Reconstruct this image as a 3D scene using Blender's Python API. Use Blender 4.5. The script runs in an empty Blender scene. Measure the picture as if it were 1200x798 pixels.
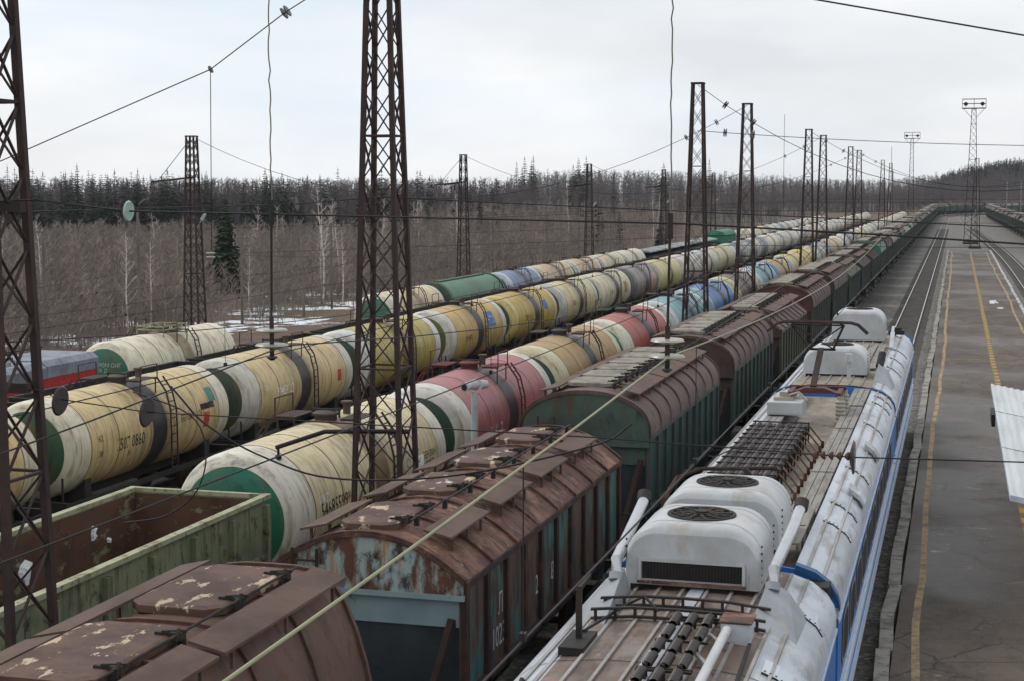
import bpy, math, random
import numpy as np
from mathutils import Vector, Matrix
R = math.radians
HAZE = .00008
rnd = random.Random(11)
sc = bpy.context.scene
COL = sc.collection

# ------------------------------------------------------------------ colour and materials
def S(r, g, b, k=1.0):
    f = lambda c: (c/255/12.92 if c/255 <= .04045 else ((c/255+.055)/1.055)**2.4)*k
    return (f(r), f(g), f(b), 1)

class NT:
    def __init__(s, name):
        s.m = bpy.data.materials.new(name); s.m.use_nodes = True
        s.t = s.m.node_tree; s.b = s.t.nodes['Principled BSDF']
        s.co = None
    def n(s, typ, **kw):
        q = s.t.nodes.new(typ)
        for k, v in kw.items(): setattr(q, k, v)
        return q
    def l(s, a, b): s.t.links.new(a, b)
    def coord(s, seed=0):
        """object space, shifted by each object's own random number so copies do not repeat"""
        if s.co is None:
            tc = s.n('ShaderNodeTexCoord'); oi = s.n('ShaderNodeObjectInfo')
            mm = s.n('ShaderNodeMath', operation='MULTIPLY'); mm.inputs[1].default_value = 87.0
            s.l(oi.outputs['Random'], mm.inputs[0])
            ad = s.n('ShaderNodeVectorMath', operation='ADD')
            s.l(tc.outputs['Object'], ad.inputs[0]); s.l(mm.outputs[0], ad.inputs[1])
            s.co = ad.outputs[0]; s.raw = tc.outputs['Object']; s.oi = oi
        return s.co
    def noise(s, scale, detail=5, rough=.6, stretch=(1, 1, 1), raw=False, off=0, dist=0):
        s.coord()
        mp = s.n('ShaderNodeMapping'); mp.inputs['Scale'].default_value = stretch
        mp.inputs['Location'].default_value = (off, off*1.7, off*.6)
        s.l(s.raw if raw else s.co, mp.inputs[0])
        q = s.n('ShaderNodeTexNoise'); q.inputs['Scale'].default_value = scale
        q.inputs['Detail'].default_value = detail; q.inputs['Roughness'].default_value = rough
        q.inputs['Distortion'].default_value = dist
        s.l(mp.outputs[0], q.inputs['Vector'])
        return q.outputs['Fac']
    def ramp(s, fac, lo, hi, a=0., b=1.):
        q = s.n('ShaderNodeMapRange'); q.inputs[1].default_value = lo; q.inputs[2].default_value = hi
        q.inputs[3].default_value = a; q.inputs[4].default_value = b
        s.l(fac, q.inputs[0]); return q.outputs[0]
    def mul(s, a, b):
        q = s.n('ShaderNodeMath', operation='MULTIPLY'); s.l(a, q.inputs[0])
        if isinstance(b, (int, float)): q.inputs[1].default_value = b
        else: s.l(b, q.inputs[1])
        return q.outputs[0]
    def mix(s, fac, a, b):
        q = s.n('ShaderNodeMix', data_type='RGBA')
        if isinstance(fac, (int, float)): q.inputs[0].default_value = fac
        else: s.l(fac, q.inputs[0])
        for i, v in ((6, a), (7, b)):
            if isinstance(v, tuple): q.inputs[i].default_value = v
            else: s.l(v, q.inputs[i])
        return q.outputs[2]
    def out(s, col, rough=.7, metal=0., bump=None, bstr=.3, bdist=.02, spec=.3):
        if isinstance(col, tuple): s.b.inputs['Base Color'].default_value = col
        else: s.l(col, s.b.inputs['Base Color'])
        if isinstance(rough, (int, float)): s.b.inputs['Roughness'].default_value = rough
        else: s.l(rough, s.b.inputs['Roughness'])
        s.b.inputs['Metallic'].default_value = metal
        s.b.inputs['Specular IOR Level'].default_value = spec
        if bump is not None:
            q = s.n('ShaderNodeBump'); q.inputs['Strength'].default_value = bstr; q.inputs['Distance'].default_value = bdist
            s.l(bump, q.inputs['Height']); s.l(q.outputs[0], s.b.inputs['Normal'])
        return s.m

def paint(name, col=None, layers=(), rough=.55, metal=0., bump=.15, spec=.3):
    """painted steel: col None takes the object's own colour; layers = (colour, scale, lo, hi, amount, stretch)"""
    k = NT(name); k.coord()
    c = col if col is not None else k.oi.outputs['Color']
    f0 = None
    for i, (lc, scl, lo, hi, amt, st) in enumerate(layers):
        f = k.noise(scl, 7, .65, st, off=3.1*i+.7)
        m = k.mul(k.ramp(f, lo, hi), amt)
        c = k.mix(m, c, lc)
        f0 = f
    return k.out(c, rough, metal, f0, bump, .02, spec)

DIRT = S(72, 58, 46); SOOT = S(38, 34, 31); RUST = S(96, 52, 34); RUSTL = S(150, 92, 58); RUSTD = S(52, 34, 28)
ISO = (1, 1, 1); STRK = (1, 5, .5); STRY = (2, .6, .5)
M = {}
def tankpaint():
    k = NT('tank_paint'); k.coord(); c = k.oi.outputs['Color']
    for i, (lc, scl, lo, hi, amt, st) in enumerate([(DIRT, 1.1, .5, .8, .5, ISO), (S(116, 84, 52), 2.0, .5, .7, .7, (1, 5, .3)), (SOOT, 3.0, .55, .75, .7, (1, 3, .4)), (RUST, 6, .68, .74, .8, ISO)]):
        c = k.mix(k.mul(k.ramp(k.noise(scl, 7, .65, st, off=3.1*i+.7), lo, hi), amt), c, lc)
    sp = k.n('ShaderNodeSeparateXYZ'); k.l(k.raw, sp.inputs[0]); ab = k.n('ShaderNodeMath', operation='ABSOLUTE'); k.l(sp.outputs[1], ab.inputs[0])
    f = k.mul(k.ramp(ab.outputs[0], 2.1, .4), k.ramp(k.noise(1.6, 6, .65, (1, 2.6, .35), off=8), .40, .60))
    c = k.mix(k.mul(f, .74), c, S(58, 48, 40))
    return k.out(c, .45, 0, None, spec=.35)
M['tank'] = tankpaint()
M['band'] = paint('oil_stained_band', None, [(S(92, 78, 62), 2.2, .6, .85, .35, (1, 3, .5)), (S(20, 19, 18), 2.5, .5, .7, .6, ISO)], .4)
M['darksteel'] = paint('dark_steel', S(44, 42, 40), [(S(84, 66, 54), 2.5, .45, .75, .7, ISO), (S(25, 24, 24), 5, .5, .75, .6, ISO)], .7)
M['frame'] = paint('underframe_paint', S(40, 46, 42), [(S(62, 52, 44), 1.5, .4, .7, .8, ISO), (S(22, 22, 22), 3, .5, .75, .7, ISO)], .8)
M['wheel'] = paint('wheel_steel', S(58, 50, 44), [(S(90, 62, 44), 3, .45, .7, .7, ISO)], .6, .3)
M['fitting'] = paint('hatch_fittings', None, [(S(60, 50, 42), 5, .4, .7, .7, ISO), (RUST, 9, .58, .7, .6, ISO)], .65)
M['mast'] = paint('mast_steel', S(58, 46, 43), [(S(92, 64, 54), 1.5, .5, .75, .6, ISO), (S(36, 31, 30), 4, .5, .75, .6, ISO)], .75)
def roofpaint(name, base, layers, pitch, edge):
    k = NT(name); k.coord(); c = base if base is not None else k.oi.outputs['Color']; f0 = None
    for i, (lc, scl, lo, hi, amt, st) in enumerate(layers):
        f0 = k.noise(scl, 7, .65, st, off=3.1*i+.7); c = k.mix(k.mul(k.ramp(f0, lo, hi), amt), c, lc)
    sp = k.n('ShaderNodeSeparateXYZ'); k.l(k.raw, sp.inputs[0])
    d = k.n('ShaderNodeMath', operation='PINGPONG'); d.inputs[1].default_value = pitch/2; k.l(sp.outputs[1], d.inputs[0])   # distance to the nearest rib
    run = k.mul(k.ramp(d.outputs[0], .28, .02), k.ramp(k.noise(2.4, 6, .7, (2.5, 1, .6), off=11), .38, .58))
    c = k.mix(k.mul(run, .75), c, edge)
    return k.out(c, .72, 0, f0, .2, .02)
M['rusty_roof'] = roofpaint('rusty_roof_sheet', S(98, 69, 56), [(S(146, 110, 92), 1.1, .45, .6, .85, (1.4, .8, 1)), (S(82, 56, 48), 1.9, .5, .57, .85, (.7, 2.0, 1)), (S(54, 42, 40), 2.6, .54, .58, .85, (.55, 2.4, 1)), (S(184, 158, 132), 3.5, .64, .67, .7, (.8, 1.6, 1))], 2*5.66/8, S(62, 42, 36))
M['old_roof'] = roofpaint('weathered_roof_paint', None, [(S(78, 66, 60), .9, .4, .66, .75, (1, 1.6, 1)), (S(58, 46, 43), 2.2, .52, .72, .75, (.7, 2.5, 1)), (RUST, 3.5, .58, .7, .6, ISO), (S(142, 128, 118), 5, .64, .74, .5, (.6, 3, 1))], 2*5.66/8, S(84, 54, 42))
M['peel_lid'] = paint('peeling_hatch_lid', S(100, 77, 66), [(S(72, 52, 46), 1.5, .42, .6, .8, ISO), (S(190, 170, 144), 2.3, .575, .595, .95, (1.8, .8, 1)), (S(60, 46, 42), 5, .6, .66, .8, (1, 2, 1)), (S(204, 204, 200), 1.3, .66, .68, .85, ISO)], .7)
M['lid'] = paint('hatch_lid_paint', None, [(S(84, 66, 58), 1.6, .45, .65, .75, ISO), (RUSTD, 4, .55, .68, .8, ISO), (S(175, 165, 150), 3, .64, .7, .5, ISO)], .7)
M['wall'] = paint('hopper_wall_paint', None, [(S(48, 40, 36), 1.0, .46, .72, .55, (1, 1.2, .8)), (RUST, 1.7, .56, .7, .6, (1, 3, .35)), (SOOT, 2.6, .55, .75, .8, (1, 3, .5))], .7)
M['rustside'] = paint('rusted_side_wall', S(72, 112, 106), [(S(96, 70, 58), .7, .47, .57, .9, (1, 1.3, .7)), (S(60, 44, 38), 1.6, .5, .6, .85, (1, 2, .5)), (S(142, 96, 70), 2.6, .6, .68, .7, (1, 3, .35)), (SOOT, 2.2, .6, .75, .7, (1, 3, .5))], .75)
M['rustwall'] = paint('streaked_teal_wall', S(150, 168, 164), [(S(172, 120, 66), 2.4, .48, .6, .85, (4, 4, .3)), (S(92, 56, 40), 1.7, .47, .57, .95, (1.6, 1.6, .6)), (S(46, 34, 30), 3.2, .53, .63, .9, (1.2, 1.2, .9))], .7)
M['tealplate'] = paint('faded_teal_plate', S(136, 154, 156), [(S(110, 130, 132), 1.0, .45, .65, .6, ISO), (S(90, 62, 44), 3.5, .62, .68, .9, (1, 1, .5)), (S(50, 44, 40), 5, .66, .74, .7, ISO)], .6)
M['slope'] = paint('slope_sheet_paint', None, [(S(60, 60, 60), 1, .45, .7, .6, (1, 1, .6)), (RUSTD, 2.4, .6, .72, .6, ISO)], .7)
M['rib'] = paint('rusty_rib_steel', S(58, 44, 40), [(S(108, 66, 48), 2, .5, .65, .8, (1, 1, .5)), (S(30, 28, 28), 3, .5, .7, .7, ISO)], .75)
M['gon_out'] = paint('gondola_green_paint', S(126, 131, 102), [(S(86, 96, 74), 1.2, .45, .65, .7, ISO), (S(66, 128, 132), 1.6, .63, .68, .7, (1, 1.5, 1)), (S(82, 60, 42), 2.0, .52, .66, .85, (1, 3, .4)), (S(44, 40, 34), 3.2, .55, .68, .85, ISO)], .7)
M['gon_rim'] = paint('gondola_rim_paint', S(158, 158, 128), [(S(98, 88, 64), 3, .5, .65, .8, ISO), (S(60, 48, 38), 6, .58, .68, .8, ISO)], .65)
M['gon_in'] = paint('gondola_rust_lining', S(92, 66, 52), [(S(62, 44, 38), 1, .45, .65, .8, ISO), (S(124, 130, 92), 1.9, .58, .64, .85, (1, 1, 1.6)), (S(110, 70, 48), 3, .6, .7, .6, (1, 3, .5))], .85)
M['coal'] = paint('dark_gondola_side', S(48, 46, 46), [(S(68, 60, 56), 1.3, .5, .7, .7, ISO), (S(30, 30, 31), 3, .5, .7, .6, ISO)], .75)
M['plank'] = paint('walkway_plank', S(98, 78, 68), [(S(74, 58, 51), 1.6, .45, .65, .8, (1, .5, 1)), (S(84, 60, 50), 4, .56, .66, .7, ISO)], .75)
M['silver'] = paint('silver_roof_paint', S(192, 198, 205), [(S(156, 159, 163), .9, .42, .6, .8, (1, .4, 1)), (S(120, 110, 100), 1.6, .54, .68, .75, (2, .5, 1)), (S(110, 90, 76), 5, .66, .72, .7, ISO)], .42, .1)
M['sootroof'] = paint('soot_stained_roof', S(138, 128, 120), [(S(110, 92, 80), .8, .38, .58, .9, (1.4, .6, 1)), (S(82, 68, 60), 1.5, .5, .66, .8, (2, .6, 1)), (S(150, 84, 56), 2.2, .63, .7, .6, ISO), (S(196, 198, 200), 2, .62, .7, .6, (2, .6, 1))], .6)
M['seam'] = paint('roof_seam_paint', S(158, 156, 153), [(S(120, 108, 98), 1.2, .42, .62, .8, (1, .5, 1))], .5)
M['creamroof'] = paint('dusty_roof_trough', S(148, 140, 126), [(S(112, 102, 90), 1, .42, .62, .8, (1.5, .7, 1)), (S(100, 88, 74), 2.2, .54, .68, .75, (2, .7, 1)), (S(196, 180, 150), 3, .6, .7, .7, ISO)], .7)
M['dome'] = paint('white_cowl_paint', S(190, 193, 195), [(S(158, 156, 150), .9, .45, .65, .65, ISO), (S(150, 134, 108), 1.3, .56, .7, .6, (1, 1, .4)), (S(110, 106, 100), 3, .62, .74, .6, (2, 2, .4))], .38, bump=.03)
M['fairgrey'] = paint('grey_sheet_metal', S(150, 154, 158), [(S(128, 130, 132), 1.5, .45, .65, .6, ISO), (S(176, 160, 120), 3, .62, .7, .5, ISO)], .5)
M['blue'] = paint('blue_body_paint', S(52, 116, 186), [(S(84, 110, 142), 1.2, .5, .75, .5, ISO), (S(60, 62, 66), 2.4, .6, .8, .5, STRK)], .35)
M['white'] = paint('white_body_paint', S(188, 200, 214), [(S(150, 156, 164), 1.2, .5, .75, .6, STRK), (S(110, 104, 98), 2.6, .58, .75, .6, (1, 1.2, .5))], .4)
M['deepblue'] = paint('dark_blue_trim', S(44, 88, 134), [(S(52, 66, 84), 1.5, .5, .7, .6, ISO)], .5)
M['black'] = paint('black_rubber', S(34, 34, 36), [(S(58, 54, 50), 4, .5, .7, .6, ISO)], .7)
M['porcelain'] = paint('brown_porcelain', S(50, 42, 40), [(S(80, 72, 66), 3, .55, .7, .6, ISO)], .35, spec=.5)
M['insul_white'] = paint('grey_porcelain', S(156, 152, 138), [(S(128, 120, 108), 3, .5, .7, .6, ISO)], .35, spec=.5)
M['alu'] = paint('bright_tube', S(196, 198, 200), [(S(150, 150, 150), 3, .5, .7, .5, (1, 1, 1))], .3, .7)
M['red'] = paint('oxide_red_paint', S(92, 50, 48), [(S(80, 40, 38), 3, .5, .7, .7, ISO)], .55)
M['wood'] = paint('grey_weathered_plank', S(142, 138, 132), [(S(104, 98, 92), 2, .45, .65, .8, (3, .4, 1)), (S(90, 84, 78), 3.5, .57, .67, .7, (4, .5, 1))], .75)
M['wire'] = paint('wire_dark', S(40, 38, 38), (), .6)
M['wire_green'] = paint('wire_verdigris', S(148, 150, 118), [(S(90, 92, 74), .6, .5, .7, .7, ISO)], .6)
M['glass'] = paint('green_glass_insulator', S(186, 214, 202), (), .12, spec=.6)
M['glass'].node_tree.nodes['Principled BSDF'].inputs['Transmission Weight'].default_value = .35
M['concrete'] = paint('concrete', S(150, 148, 144), [(S(112, 108, 104), 1.3, .45, .65, .7, ISO), (S(78, 74, 70), 3, .58, .7, .7, ISO)], .85)
M['kerb'] = paint('worn_kerb_concrete', S(148, 144, 136), [(S(96, 92, 86), 1.6, .46, .62, .85, ISO), (S(64, 60, 56), 4, .56, .68, .8, ISO)], .9)
M['pole'] = paint('weathered_pole', S(118, 110, 104), [(S(86, 78, 72), 2, .45, .65, .7, (1, 1, .2))], .85)
M['whitepole'] = paint('white_pole_paint', S(176, 178, 180), [(S(120, 118, 116), 2, .5, .7, .6, ISO)], .5)
M['corr'] = paint('galvanised_canopy', S(196, 200, 200), [(S(164, 168, 168), .9, .45, .65, .6, (3, .3, 1)), (S(132, 126, 118), 2, .62, .72, .5, ISO)], .4, .15)
M['snow'] = paint('old_snow', S(226, 229, 234), (), .6)
M['textdark'] = paint('stencil_black', S(40, 38, 36), [(S(120, 104, 80), 6, .55, .65, .8, ISO)], .7)
M['textwhite'] = paint('stencil_white', S(196, 200, 198), [(S(110, 116, 112), 6, .55, .65, .8, ISO)], .7)
M['textblue'] = paint('faded_blue_mark', S(96, 130, 170), [(S(190, 175, 130), 5, .52, .6, .9, ISO)], .7)
M['decalred'] = paint('faded_red_decal', S(176, 60, 46), [(S(170, 140, 90), 5, .55, .65, .8, ISO)], .6)
M['decalblue'] = paint('faded_blue_decal', S(60, 110, 168), [(S(170, 150, 90), 5, .55, .65, .8, ISO)], .6)
M['decalteal'] = paint('faded_teal_decal', S(70, 130, 128), [(S(150, 140, 96), 5, .55, .65, .8, ISO)], .6)
M['birch'] = paint('birch_bark', S(214, 208, 200), [(S(60, 54, 50), 2.2, .58, .66, .8, (1, 1, 2)), (S(120, 108, 100), 1, .45, .7, .7, ISO)], .8)
M['bark'] = paint('spruce_bark', S(62, 50, 42), (), .9)
M['twig'] = paint('birch_twigs', S(176, 164, 154), (), .9)
M['spruce'] = paint('spruce_needles', None, [(S(30, 38, 30), .9, .4, .65, .7, ISO), (S(70, 80, 58), 2.2, .6, .75, .5, ISO)], .85, bump=0)
def brushmat(name, a, b, c):
    k = NT(name); f = k.noise(.035, 3, .6); g = k.noise(.6, 3, .6, off=4)
    return k.out(k.mix(k.ramp(g, .4, .65), k.mix(k.ramp(f, .42, .62), a, b), c), .95)
M['brush'] = brushmat('bare_twigs', S(140, 128, 120), S(152, 137, 126), S(118, 111, 107))
M['farwood'] = brushmat('far_bare_wood', S(104, 96, 95), S(114, 104, 100), S(86, 83, 86))
M['farspruce'] = brushmat('far_conifer_wood', S(42, 52, 40), S(56, 64, 48), S(34, 42, 36))

# ------------------------------------------------------------------ mesh building
class MB:
    def __init__(s): s.v = []; s.f = []; s.mi = []; s.cur = 0
    def add(s, vs, fs):
        o = len(s.v); s.v += [tuple(p) for p in vs]
        for f in fs: s.f.append([i+o for i in f]); s.mi.append(s.cur)
        return s
    def box(s, x0, x1, y0, y1, z0, z1):
        return s.add([(x0,y0,z0),(x1,y0,z0),(x1,y1,z0),(x0,y1,z0),(x0,y0,z1),(x1,y0,z1),(x1,y1,z1),(x0,y1,z1)],
                     [(0,3,2,1),(4,5,6,7),(0,1,5,4),(1,2,6,5),(2,3,7,6),(3,0,4,7)])
    def cb(s, x, y, z, a, b, c): return s.box(x-a/2, x+a/2, y-b/2, y+b/2, z-c/2, z+c/2)
    def bar(s, p, q, w, h=None, up=(0,0,1)):
        h = h or w; p = Vector(p); q = Vector(q); d = (q-p).normalized(); u = Vector(up)
        if abs(d.dot(u)) > .95: u = Vector((0,1,0)) if abs(d.y) < .9 else Vector((1,0,0))
        a = d.cross(u).normalized(); b = a.cross(d).normalized(); a = a*(w/2); b = b*(h/2)
        vs = [p-a-b,p+a-b,p+a+b,p-a+b,q-a-b,q+a-b,q+a+b,q-a+b]
        return s.add(vs, [(0,1,2,3),(7,6,5,4),(0,4,5,1),(1,5,6,2),(2,6,7,3),(3,7,4,0)])
    def cyl(s, p, q, r, r2=None, n=12, caps=True):
        r2 = r if r2 is None else r2; p = Vector(p); q = Vector(q); d = (q-p).normalized()
        u = Vector((0,0,1)) if abs(d.z) < .9 else Vector((1,0,0))
        a = d.cross(u).normalized(); b = a.cross(d).normalized(); vs = []
        for c, rr in ((p, r), (q, r2)):
            for i in range(n):
                t = 2*math.pi*i/n; vs.append(c+a*(rr*math.cos(t))+b*(rr*math.sin(t)))
        fs = [(i, i+n, (i+1) % n+n, (i+1) % n) for i in range(n)]
        if caps: fs += [tuple(range(n)), tuple(range(2*n-1, n-1, -1))]
        return s.add(vs, fs)
    def tube(s, pts, r, n=6):
        pts = [Vector(p) for p in pts]; vs = []; m = len(pts)
        for i, p in enumerate(pts):
            d = (pts[min(i+1, m-1)]-pts[max(i-1, 0)]).normalized()
            u = Vector((0,0,1)) if abs(d.z) < .9 else Vector((1,0,0))
            a = d.cross(u).normalized(); b = a.cross(d).normalized()
            for k in range(n):
                t = 2*math.pi*k/n; vs.append(p+a*(r*math.cos(t))+b*(r*math.sin(t)))
        fs = [(i*n+k, (i+1)*n+k, (i+1)*n+(k+1) % n, i*n+(k+1) % n) for i in range(m-1) for k in range(n)]
        return s.add(vs, fs+[tuple(range(n)), tuple(range(m*n-1, (m-1)*n-1, -1))])
    def lathe_y(s, prof, n=48, x=0, z=0, a0=0, a1=360):
        """prof: (y, r) list, turned about the line x, z parallel to Y"""
        full = a1-a0 >= 360; cnt = n if full else n+1; vs = []
        for y, r in prof:
            for i in range(cnt):
                t = R(a0+(a1-a0)*i/n); vs.append((x+r*math.cos(t), y, z+r*math.sin(t)))
        fs = []
        for j in range(len(prof)-1):
            for i in range(n):
                k = (i+1) % cnt; fs.append((j*cnt+i, j*cnt+k, (j+1)*cnt+k, (j+1)*cnt+i))
        return s.add(vs, fs)
    def lathe_z(s, prof, n=24, x=0, y=0):
        vs = [(x+r*math.cos(2*math.pi*i/n), y+r*math.sin(2*math.pi*i/n), z) for z, r in prof for i in range(n)]
        fs = [(j*n+i, j*n+(i+1) % n, (j+1)*n+(i+1) % n, (j+1)*n+i) for j in range(len(prof)-1) for i in range(n)]
        return s.add(vs, fs)
    def strip(s, prof, y0, y1, t=0):
        """open (x, z) profile pulled along Y; t > 0 gives it a lower skin"""
        n = len(prof); vs = [(x, y, z) for y in (y0, y1) for x, z in prof]
        fs = [(i, i+1, n+i+1, n+i) for i in range(n-1)]
        if t:
            vs += [(x, y, z-t) for y in (y0, y1) for x, z in prof]; o = 2*n
            fs += [(o+n+i, o+n+i+1, o+i+1, o+i) for i in range(n-1)]
            fs += [(o+i, o+i+1, i+1, i) for i in range(n-1)]+[(n+i, n+i+1, o+n+i+1, o+n+i) for i in range(n-1)]
            fs += [(0, n, o+n, o), (n-1, o+n-1, o+2*n-1, 2*n-1)]
        return s.add(vs, fs)
    def poly(s, prof, y0, y1):
        """closed (x, z) outline as a solid from y0 to y1"""
        n = len(prof); vs = [(x, y, z) for y in (y0, y1) for x, z in prof]
        return s.add(vs, [tuple(range(n)), tuple(range(2*n-1, n-1, -1))]+[(i, n+i, n+(i+1) % n, (i+1) % n) for i in range(n)])
    def mesh(s, name, mats, smooth=True, ang=32):
        me = bpy.data.meshes.new(name); me.from_pydata(s.v, [], s.f)
        for m in mats: me.materials.append(m)
        if len(mats) > 1: me.polygons.foreach_set('material_index', s.mi)
        if smooth:
            me.polygons.foreach_set('use_smooth', [True]*len(me.polygons)); me.set_sharp_from_angle(angle=R(ang))
        me.update(); return me
    def build(s, name, mats, parent=None, loc=None, color=None, smooth=True, ang=32, bevel=0):
        if not isinstance(mats, (list, tuple)): mats = [mats]
        o = bpy.data.objects.new(name, s.mesh(name, mats, smooth, ang)); COL.objects.link(o)
        if parent: o.parent = parent
        if loc: o.location = loc
        if color: o.color = color
        if bevel:
            b = o.modifiers.new('edge', 'BEVEL'); b.width = bevel; b.segments = 2; b.limit_method = 'ANGLE'
        return o

def tag(o, label=None, cat=None, group=None, kind=None):
    if label: o['label'] = label
    if cat: o['category'] = cat
    if group: o['group'] = group
    if kind: o['kind'] = kind
    return o
def empty(name, loc=(0,0,0), rz=0):
    o = bpy.data.objects.new(name, None); COL.objects.link(o); o.location = loc; o.rotation_euler.z = rz
    o.empty_display_size = .3; return o
KIDS = {}
def kids(o):
    return [c for c in COL.objects if c.parent == o]
def copy_tree(o, parent=None, cache={}):
    c = o.copy(); COL.objects.link(c)
    if parent: c.parent = parent
    if o not in cache: cache[o] = list(o.children)
    for ch in cache[o]: copy_tree(ch, c)
    return c
def base(o): return o.name.split('.')[0]
def colour(root, **cols):
    for ch in root.children:
        b = base(ch)
        if b in cols: ch.color = cols[b]
        for g in ch.children:
            if base(g) in cols: g.color = cols[base(g)]

def text_verts(txt, size):
    cu = bpy.data.curves.new('lettering', 'FONT'); cu.body = txt; cu.size = size; cu.align_x = 'CENTER'; cu.align_y = 'CENTER'; cu.resolution_u = 2
    o = bpy.data.objects.new('lettering', cu); COL.objects.link(o)
    dg = bpy.context.evaluated_depsgraph_get(); me = bpy.data.meshes.new_from_object(o.evaluated_get(dg))
    vs = [v.co.copy() for v in me.vertices]; fs = [tuple(p.vertices) for p in me.polygons]
    bpy.data.objects.remove(o); bpy.data.curves.remove(cu); bpy.data.meshes.remove(me)
    return vs, fs
def lettering(parent, txt, size, fn, mat, sx=1.0):
    vs, fs = text_verts(txt, size); mb = MB(); mb.add([fn(v.x*sx, v.y) for v in vs], fs)
    return mb.build('lettering', mat, parent, smooth=False)

# ------------------------------------------------------------------ lie of the land and the tracks
def gz(x):
    xs = [-400, -60, -45, -36.4, -31.3, -26.26, -15, -9, 400]; zs = [-2.0, -1.6, -1.5, -1.25, -1.0, -.75, -.22, 0, 0]
    return float(np.interp(x, xs, zs))
CY, CR = 600., 330.
def curve(Y):
    if Y <= CY: return 0.
    d = Y-CY
    return d*d/(2*CR) if d < 220 else 220*220/(2*CR)+(d-220)*220/CR
def heading(Y):
    return 0. if Y <= CY else -math.atan(min(Y-CY, 220)/CR)
def smooth(t): t = max(0, min(1, t)); return t*t*(3-2*t)
def track_x(X0, Y): return X0+curve(Y)
def right_track_x(Y): return 7.3-6.0*smooth((Y-190)/400)+curve(Y)
def row_r_x(Y): return 14.2-3.0*smooth((Y-250)/420)+curve(Y)*.9

# camera
cam = bpy.data.cameras.new('camera'); co = bpy.data.objects.new('camera', cam); COL.objects.link(co)
co.location = (0, 0, 9.5); co.rotation_euler = (R(90)-.094, 0, .274)
cam.sensor_fit = 'HORIZONTAL'; cam.sensor_width = 36; cam.lens = 1850/1200*36; cam.clip_start = .5; cam.clip_end = 6000
sc.camera = co

# sky and sun
w = bpy.data.worlds.new('World'); sc.world = w; w.use_nodes = True
nt = w.node_tree; bg = nt.nodes['Background']; bg.inputs['Strength'].default_value = .1
sky = nt.nodes.new('ShaderNodeTexSky'); sky.sky_type = 'NISHITA'; sky.sun_disc = False
sky.sun_elevation = R(48); sky.sun_rotation = R(-60); sky.air_density = 1.2; sky.dust_density = 2
tc = nt.nodes.new('ShaderNodeTexCoord')
def wnoise(scale, detail, rough, st, loc=(0,0,0)):
    mp = nt.nodes.new('ShaderNodeMapping'); mp.inputs['Scale'].default_value = st; mp.inputs['Location'].default_value = loc
    nt.links.new(tc.outputs['Generated'], mp.inputs[0])
    n = nt.nodes.new('ShaderNodeTexNoise'); n.inputs['Scale'].default_value = scale; n.inputs['Detail'].default_value = detail; n.inputs['Roughness'].default_value = rough
    nt.links.new(mp.outputs[0], n.inputs['Vector']); return n.outputs['Fac']
def wramp(f, lo, hi, a=0, b=1):
    q = nt.nodes.new('ShaderNodeMapRange'); q.inputs[1].default_value = lo; q.inputs[2].default_value = hi; q.inputs[3].default_value = a; q.inputs[4].default_value = b
    nt.links.new(f, q.inputs[0]); return q.outputs[0]
def wmix(f, a, b):
    q = nt.nodes.new('ShaderNodeMix'); q.data_type = 'RGBA'
    if isinstance(f, float): q.inputs[0].default_value = f
    else: nt.links.new(f, q.inputs[0])
    for i, v in ((6, a), (7, b)):
        if isinstance(v, tuple): q.inputs[i].default_value = v
        else: nt.links.new(v, q.inputs[i])
    return q.outputs[2]
n1 = wnoise(3.2, 5, .5, (1, 1, 3.2)); n2 = wnoise(2.4, 4, .5, (1, 1, 4.5), (2.3, 1.1, .4))
cloud = wmix(wramp(n1, .36, .64), (7.0, 7.25, 7.6, 1), (9.3, 9.4, 9.55, 1))
cloud = wmix(wramp(n2, .5, .68, 0, .75), cloud, (6.8, 7.7, 8.8, 1))
nt.links.new(wmix(.93, sky.outputs[0], cloud), bg.inputs['Color'])
sl = bpy.data.lights.new('sun', 'SUN'); sl.energy = 1.15; sl.angle = R(18); sl.color = (1, .97, .92)
so = bpy.data.objects.new('sun', sl); COL.objects.link(so)
sd = Vector((-.62, .28, 0)).normalized()*math.cos(R(48))+Vector((0, 0, math.sin(R(48))))
so.rotation_euler = (-sd).to_track_quat('-Z', 'Y').to_euler(); so.location = (-20, 10, 60)
sc.view_settings.view_transform = 'Standard'; sc.view_settings.look = 'None'; sc.view_settings.exposure = .2; sc.view_settings.gamma = 1
sc.view_settings.use_curve_mapping = False

# ------------------------------------------------------------------ ground
def sheet(name, xs, ys, zf, mat, dx=lambda y: 0):
    mb = MB(); nx = len(xs)
    mb.add([(x+dx(y), y, zf(x, y)) for y in ys for x in xs],
           [(j*nx+i, j*nx+i+1, (j+1)*nx+i+1, (j+1)*nx+i) for j in range(len(ys)-1) for i in range(nx-1)])
    return tag(mb.build(name, mat), kind='structure')
k = NT('earth_with_snow'); f1 = k.noise(.09, 7, .65, raw=True); f2 = k.noise(.6, 8, .75, raw=True, off=2); f3 = k.noise(4, 5, .7, raw=True, off=5)
sxyz = k.n('ShaderNodeSeparateXYZ'); k.l(k.raw, sxyz.inputs[0])
zone = k.mul(k.ramp(sxyz.outputs[0], -46, -52), k.ramp(sxyz.outputs[1], 330, 200))
earth = k.mix(k.ramp(f2, .35, .65), S(88, 72, 60), S(112, 94, 76)); earth = k.mix(k.ramp(f3, .45, .7), earth, S(66, 56, 48))
q = k.n('ShaderNodeMath', operation='ADD'); k.l(f1, q.inputs[0]); k.l(k.mul(f2, .55), q.inputs[1])
k.out(k.mix(k.mul(k.ramp(q.outputs[0], .84, .865), zone), earth, S(226, 229, 233)), .95, 0, f3, .6, .1)
M['earth'] = k.m
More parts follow.
